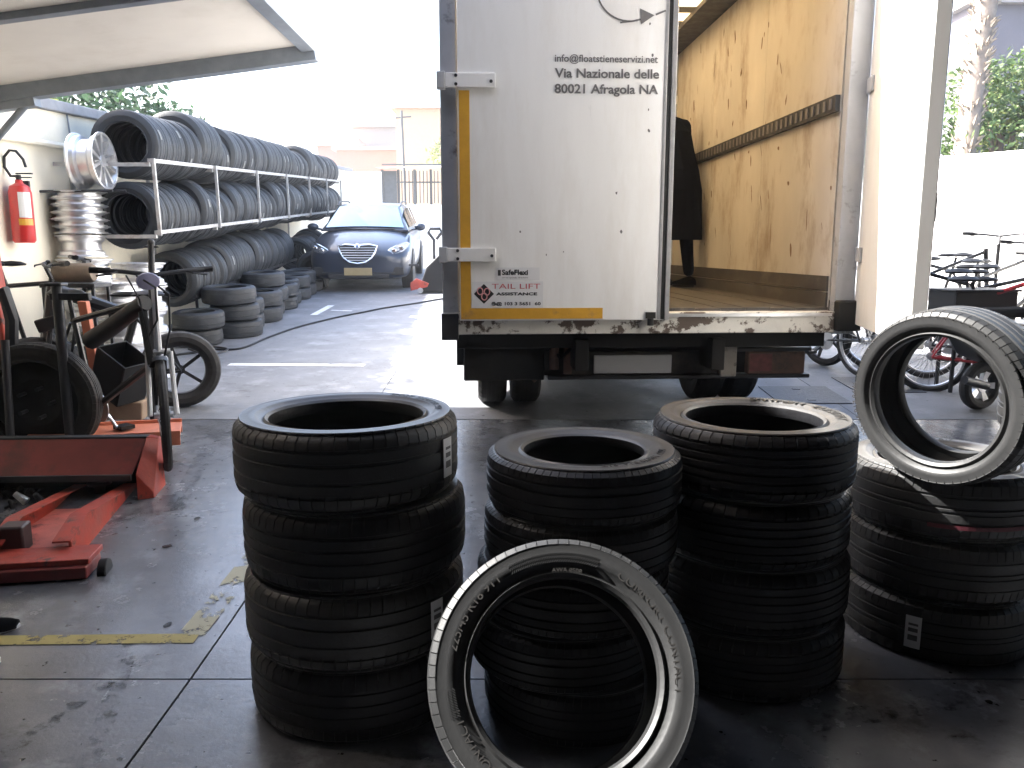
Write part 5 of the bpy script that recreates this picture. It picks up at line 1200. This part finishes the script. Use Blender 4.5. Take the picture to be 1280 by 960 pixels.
MB().lathe([(.001, 0), (.042, 0), (.045, .01), (.045, .15), (.032, .21), (.014, .25), (.014, .27)], 24).build('bottle_body', gl, bo)
MB().lathe([(.001, .004), (.040, .004), (.042, .012), (.042, .085), (.001, .085)], 24).build('liquid', mat('red_brown_liquid', (.30, .10, .06), .15), bo)
MB().lathe([(.001, .298), (.017, .297), (.017, .271), (.001, .271)], 16).build('cap', red_m, bo)

# ---------------------------------------------------------------- vegetation
def leafmat(key, c):
    m = bpy.data.materials.new(key); m.use_nodes = True; n = m.node_tree; b = n.nodes['Principled BSDF']; b.inputs['Roughness'].default_value = .55
    ob_ = n.nodes.new('ShaderNodeTexCoord'); t = n.nodes.new('ShaderNodeTexNoise'); t.inputs['Scale'].default_value = 3.0; t.inputs['Detail'].default_value = 6; n.links.new(ob_.outputs['Object'], t.inputs[0])
    r = n.nodes.new('ShaderNodeValToRGB'); r.color_ramp.elements[0].position = .35; r.color_ramp.elements[1].position = .65
    r.color_ramp.elements[0].color = [v*.55 for v in c]+[1]; r.color_ramp.elements[1].color = [v*1.5 for v in c]+[1]; n.links.new(t.outputs['Fac'], r.inputs[0]); n.links.new(r.outputs[0], b.inputs['Base Color'])
    tr = n.nodes.new('ShaderNodeBsdfTranslucent'); n.links.new(r.outputs[0], tr.inputs[0]); mx = n.nodes.new('ShaderNodeMixShader'); mx.inputs[0].default_value = .35
    n.links.new(b.outputs[0], mx.inputs[1]); n.links.new(tr.outputs[0], mx.inputs[2]); n.links.new(mx.outputs[0], n.nodes['Material Output'].inputs[0]); return m
leafA = leafmat('leaf_green', (.075, .12, .035)); leafB = leafmat('leaf_yellow_green', (.16, .19, .05)); leafD = leafmat('leaf_dark_green', (.035, .07, .035))
bark = mat('bark', (.12, .09, .07), .9, var=.3, bump=.5)
def crown(blobs, n, size, seed):
    rnd = random.Random(seed); vs = []; fs = []
    for (c, r) in blobs:
        for _ in range(int(n*r*r)):
            d = Vector((rnd.gauss(0, 1), rnd.gauss(0, 1), rnd.gauss(0, 1))).normalized(); q = rnd.uniform(.35, 1.0)**.5
            q *= 1 + .28*noise.noise(d*2.2 + Vector(c))
            p = Vector(c) + Vector((d.x*r, d.y*r, d.z*r*.85))*q
            a = Vector((rnd.gauss(0, 1), rnd.gauss(0, 1), rnd.gauss(0, .7))).normalized(); b = a.orthogonal().normalized(); b = (b + a.cross(b)*rnd.uniform(-1, 1)).normalized()
            s = size*rnd.uniform(.6, 1.4); i = len(vs)
            vs += [p - a*s, p + b*s*.42, p + a*s, p - b*s*.42]; fs.append((i, i+1, i+2, i+3))
    return MB().add(vs, fs)
def tree(loc, blobs, m, label, seed, size=.07, n=900, h=2.5, cat='tree', nm='tree', r=.10):
    t = thing(nm, label, cat, loc)
    tk = MB(); tk.tube([(0, 0, -.2), (.03, .02, h*.5), (0, 0, h)], [r, r*.8, r*.5])
    for c, q in blobs: tk.tube([(0, 0, h*.6), Vector(c)*.6+Vector((0, 0, h*.35)), c], [r*.5, r*.3, r*.12], 6)
    tk.build('trunk', bark, t)
    o = crown(blobs, n, size, seed).build('crown', m, t, sharp=0); return t
tree((-6.6, 11.2, g(11)), [((-.9, 0, 2.35), .75), ((-.2, .3, 2.45), .7)], leafB, 'yellow green shrub tree showing just under the awning behind the cream wall', 1, .06, 1500)
tree((-5.9, 12.2, g(12)), [((0, 0, 2.6), 1.0), ((.75, .2, 2.35), .75), ((-.5, .3, 2.9), .7)], leafD, 'dark green tree behind the cream wall above the first rack tyres', 2, .07, 1400)
rb_ = [((0, 0, 2.2), 1.2), ((1.1, .3, 2.5), 1.1), ((-.9, .2, 1.8), .9), ((.4, -.2, 3.1), .7)]
tree((7.3, 12.4, g(12)), [((0, 0, 2.2), 1.0), ((-.3, 0, 3.0), .75), ((.4, 0, 3.2), .7)], leafA, 'green shrub tree behind the white wall, right beside the palm trunk', 3, .06, 1500)
tree((8.4, 13.0, g(13)), [((0, 0, 2.4), 1.1), ((-.6, 0, 2.9), .8), ((.3, 0, 3.5), .7)], leafB, 'sunlit yellow green bush at the right edge behind the white wall', 4, .07, 1300)
tree((6.3, 13.2, g(13)), [((.2, 0, 2.0), .9), ((-.5, 0, 2.4), .75)], leafA, 'low green shrub between the truck door and the palm trunk', 5, .06, 1300)
tree((-6.2, 7.5, g(7)), [((0, 0, 4.0), 1.1), ((.3, .6, 3.8), .8), ((.2, -.6, 3.8), .8)], leafD, 'unseen tree added behind the cream wall to shade the left of the yard', 9, .09, 1200)  # out of view, put in to carry the wall's shade farther right
# palm
pt_ = thing('palm_tree', 'tall palm with shaggy pale trunk behind the white wall', 'palm', (6.45, 11.9, g(11.9)))
rnd = random.Random(8); H = 6.4
tk = MB(); tk.tube([(0, 0, -.3), (.03, 0, 1.5), (.12, 0, 3.5), (.3, 0, H)], [.17, .15, .15, .17], 14); tk.build('trunk', mat('palm_bark', (.26, .21, .17), .9, var=.35, scale=7, bump=.6, bscale=25), pt_)
lb_ = mat('old_leaf_base', (.36, .30, .24), .9, var=.3, scale=10)
mb = MB()
for i in range(620):
    z = rnd.uniform(.6, H); a = rnd.uniform(0, 2*math.pi); cx = .03 + .27*(z/H)**1.6; d = Vector((math.cos(a), math.sin(a), 0)); p0 = Vector((cx, 0, z)) + d*.13
    s_ = Vector((-d.y, d.x, 0))*rnd.uniform(.015, .03); up = Vector((0, 0, rnd.uniform(-.02, .14))); q = p0 + d*rnd.uniform(.05, .12) + up
    i0 = len(mb.v); mb.v += [tuple(p0-s_), tuple(p0+s_), tuple(q+s_*.3), tuple(q-s_*.3), tuple(p0+Vector((0, 0, -.05)))]; mb.f += [(i0, i0+1, i0+2, i0+3), (i0, i0+3, i0+4), (i0+1, i0+4, i0+2)]
mb.build('leaf_bases', lb_, pt_, sharp=0)['kind'] = 'stuff'
for k in range(18):
    a = 2*math.pi*k/18 + rnd.uniform(-.1, .1); el = rnd.uniform(-.5, .9); L_ = rnd.uniform(1.6, 2.1); mb = MB(); c = Vector((.3, 0, H)); d = Vector((math.cos(a), math.sin(a), 0)); pr_ = []
    for i in range(9):
        t = i/8; pr_.append(c + d*L_*t*math.cos(el*.6) + Vector((0, 0, L_*(t*math.sin(el) - .75*t*t))))
    mb.tube(pr_, [.02*(1-t/9) for t in range(9)], 5)
    sdv = Vector((-d.y, d.x, 0))
    for i in range(1, 9):
        for j in range(3):
            t = (i-1+j/3)/8; p = pr_[i-1].lerp(pr_[i], j/3)
            for s_ in (-1, 1):
                e = p + sdv*s_*.42*(1-t*.6) + d*.22 + Vector((0, 0, -.16)); i0 = len(mb.v)
                mb.v += [tuple(p), tuple(p + d*.03), tuple(e)]; mb.f.append((i0, i0+1, i0+2))
    mb.build('frond', leafA, pt_, sharp=0)

# ---------------------------------------------------------------- far buildings
pink = mat('pale_pink_render', (.30, .17, .14), .9, var=.05); creamb = mat('pale_cream_render', (.44, .32, .21), .9, var=.04); greyb = mat('mauve_grey_render', (.13, .12, .14), .9, var=.1, scale=1)
tile = mat('terracotta_tiles', (.42, .22, .15), .8, var=.2, scale=12); shut = mat('grey_shutter', (.22, .23, .25), .7); wwh = mat('pale_render', (.30, .27, .25), .9, var=.04); paleg = mat('pale_gate_metal', (.07, .075, .08), .6, .2, var=.15)
def house(label, x0, x1, y0, dep, z0, z1, m, roof=None, wins=(), over=.25, rh=.8):
    t = thing('building', label, 'building', ((x0+x1)/2, y0, z0)); w2 = (x1-x0)/2; hh = z1-z0
    MB().box(-w2, w2, 0, dep, -1, hh).build('wall', m, t)
    if roof == 'flat': MB().box(-w2-over, w2+over, -over, dep+over, hh+.002, hh+.18).build('roof', wwh, t)
    elif roof: MB().add([(-w2-over, -over, hh+.005), (w2+over, -over, hh+.005), (w2+over, dep+over, hh+.005), (-w2-over, dep+over, hh+.005), (-w2*.5, dep/2, hh+rh), (w2*.5, dep/2, hh+rh)], [(0, 1, 5, 4), (1, 2, 5), (2, 3, 4, 5), (3, 0, 4), (0, 3, 2, 1)]).build('roof', tile, t, sharp=20)
    for (a, b, c, d) in wins:
        wo = MB().box(a, b, -.03, -.004, c, d).build('window', shut, t); MB().box(a-.06, b+.06, -.10, -.031, c-.08, c-.002).build('sill', wwh, wo)
    return t
def zat(py, z): return at(640, py, z).z
def xat(px, z): return (px-640)/F*z
y_ = 41
house('cream building with orange tinged wall and tiled roof left of the truck', xat(500, y_), xat(640, y_), y_, 8, 2.0, zat(143, y_), creamb, 'hip', ((.4, 1.2, 3.0, 4.2), (2.3, 3.0, 3.0, 4.2)), rh=.5)
y_ = 47
house('pale pink low building between the rack and the cream building', xat(428, y_), xat(515, y_), y_, 7, 2.0, zat(192, y_), pink, 'flat', ((-1.5, -.7, 1.6, 2.5),))
house('building with glazed grey upper storey behind the pink one', xat(448, y_+9), xat(505, y_+9), y_+9, 6, 2.0, zat(165, y_+9), wwh, 'flat', ((-1.4, -.6, 4.2, 5.4), (-.4, .4, 4.2, 5.4), (.6, 1.4, 4.2, 5.4)))
house('low house with dark tiled gable roof just right of the far rack end', xat(405, y_+4), xat(452, y_+4), y_+4, 7, 2.0, zat(187, y_+4), pink, 'hip', rh=1.1)
house('grey mauve building behind the palm tree', xat(1190, 27), xat(1460, 27), 27.4, 10, 1.4, zat(20, 27), greyb, 'flat', ((1.2, 2.2, 4.4, 5.8),))
wv_ = thing('far_wall', 'low white wall at the street end of the yard behind the car', 'wall', (xat(470, 33), 33.5, g(33.5)))
MB().box(xat(395, 33)-xat(470, 33), xat(479, 33)-xat(470, 33), 0, .25, -.4, zat(216, 33)-g(33.5)).build('wall_face', white_wall, wv_)
gt = thing('street_gate', 'pale metal sheet gate with posts at the far end of the yard', 'gate', (xat(479, 33), 33.6, g(33.6)))
gw = xat(640, 33)-xat(479, 33); gh_ = zat(213, 33)-g(33.6)
MB().box(0, gw, 0, .2, -.4, zat(256, 33)-g(33.6)).build('base_wall', white_wall, gt)
for i in range(9): MB().box(gw*i/8-.04, gw*i/8+.05, -.03, .17, zat(256, 33)-g(33.6)+.004, gh_).build('post', dark_steel if i in (1, 3) else paleg, gt)
for i in (0, 4):
    MB().box(gw*i/8+.06, gw*(i+1)/8-.06, .03, .06, zat(256, 33)-g(33.6)+.05, gh_-.05).build('panel', paleg, gt)
for i in range(36):
    if int(i/4.5) in (0, 4): continue
    MB().box(gw*(i+.5)/36-.018, gw*(i+.5)/36+.018, .0, .03, zat(256, 33)-g(33.6)+.05, gh_-.05).build('picket', dark_steel, gt)
for z in (.9, 1.6): MB().box(0, gw, .07, .11, zat(256, 33)-g(33.6)+z-.03, zat(256, 33)-g(33.6)+z+.03).build('rail', paleg, gt)
MB().add([(-.2, -.6, gh_+.02), (gw, -.6, gh_+.02), (gw, .8, gh_+.32), (-.2, .8, gh_+.12)], [(0, 1, 2, 3)]).build('canopy_roof', wwh, gt, sharp=0)
pl = thing('utility_pole', 'thin leaning utility pole before the cream building', 'pole', (xat(509, 36), 36.5, g(36)))
MB().cyl((0, 0, -.5), (-.12, 0, zat(143, 36)-g(36)), .06, .05).build('pole', mat('pole_grey', (.08, .08, .08), .8), pl); MB().tube([(-.5, 0, zat(152, 36)-g(36)), (.3, 0, zat(150, 36)-g(36))], .03).build('cross_arm', dark_steel, pl)
tree((xat(556, 38), 38.6, g(36)), [((0, 0, zat(195, 38)-g(36)), .8)], leafB, 'small bright green tree top beside the truck edge in the distance', 6, .10, 500, h=2.0)

# ---------------------------------------------------------------- veil volume, added to lift dark tones as lens glare does
def veil_haze():
    m = bpy.data.materials.new('glare_veil'); m.use_nodes = True; n = m.node_tree
    n.nodes.remove(n.nodes['Principled BSDF']); v = n.nodes.new('ShaderNodeVolumePrincipled')
    v.inputs['Color'].default_value = (.97, .98, 1, 1); v.inputs['Density'].default_value = 0.0019; v.inputs['Anisotropy'].default_value = 0.3
    n.links.new(v.outputs[0], n.nodes['Material Output'].inputs['Volume'])
    o = MB().box(-60, 60, -20, 90, -1.5, 16).build('veil_haze', m, sharp=0); o['kind'] = 'stuff'
    return o
veil_haze()
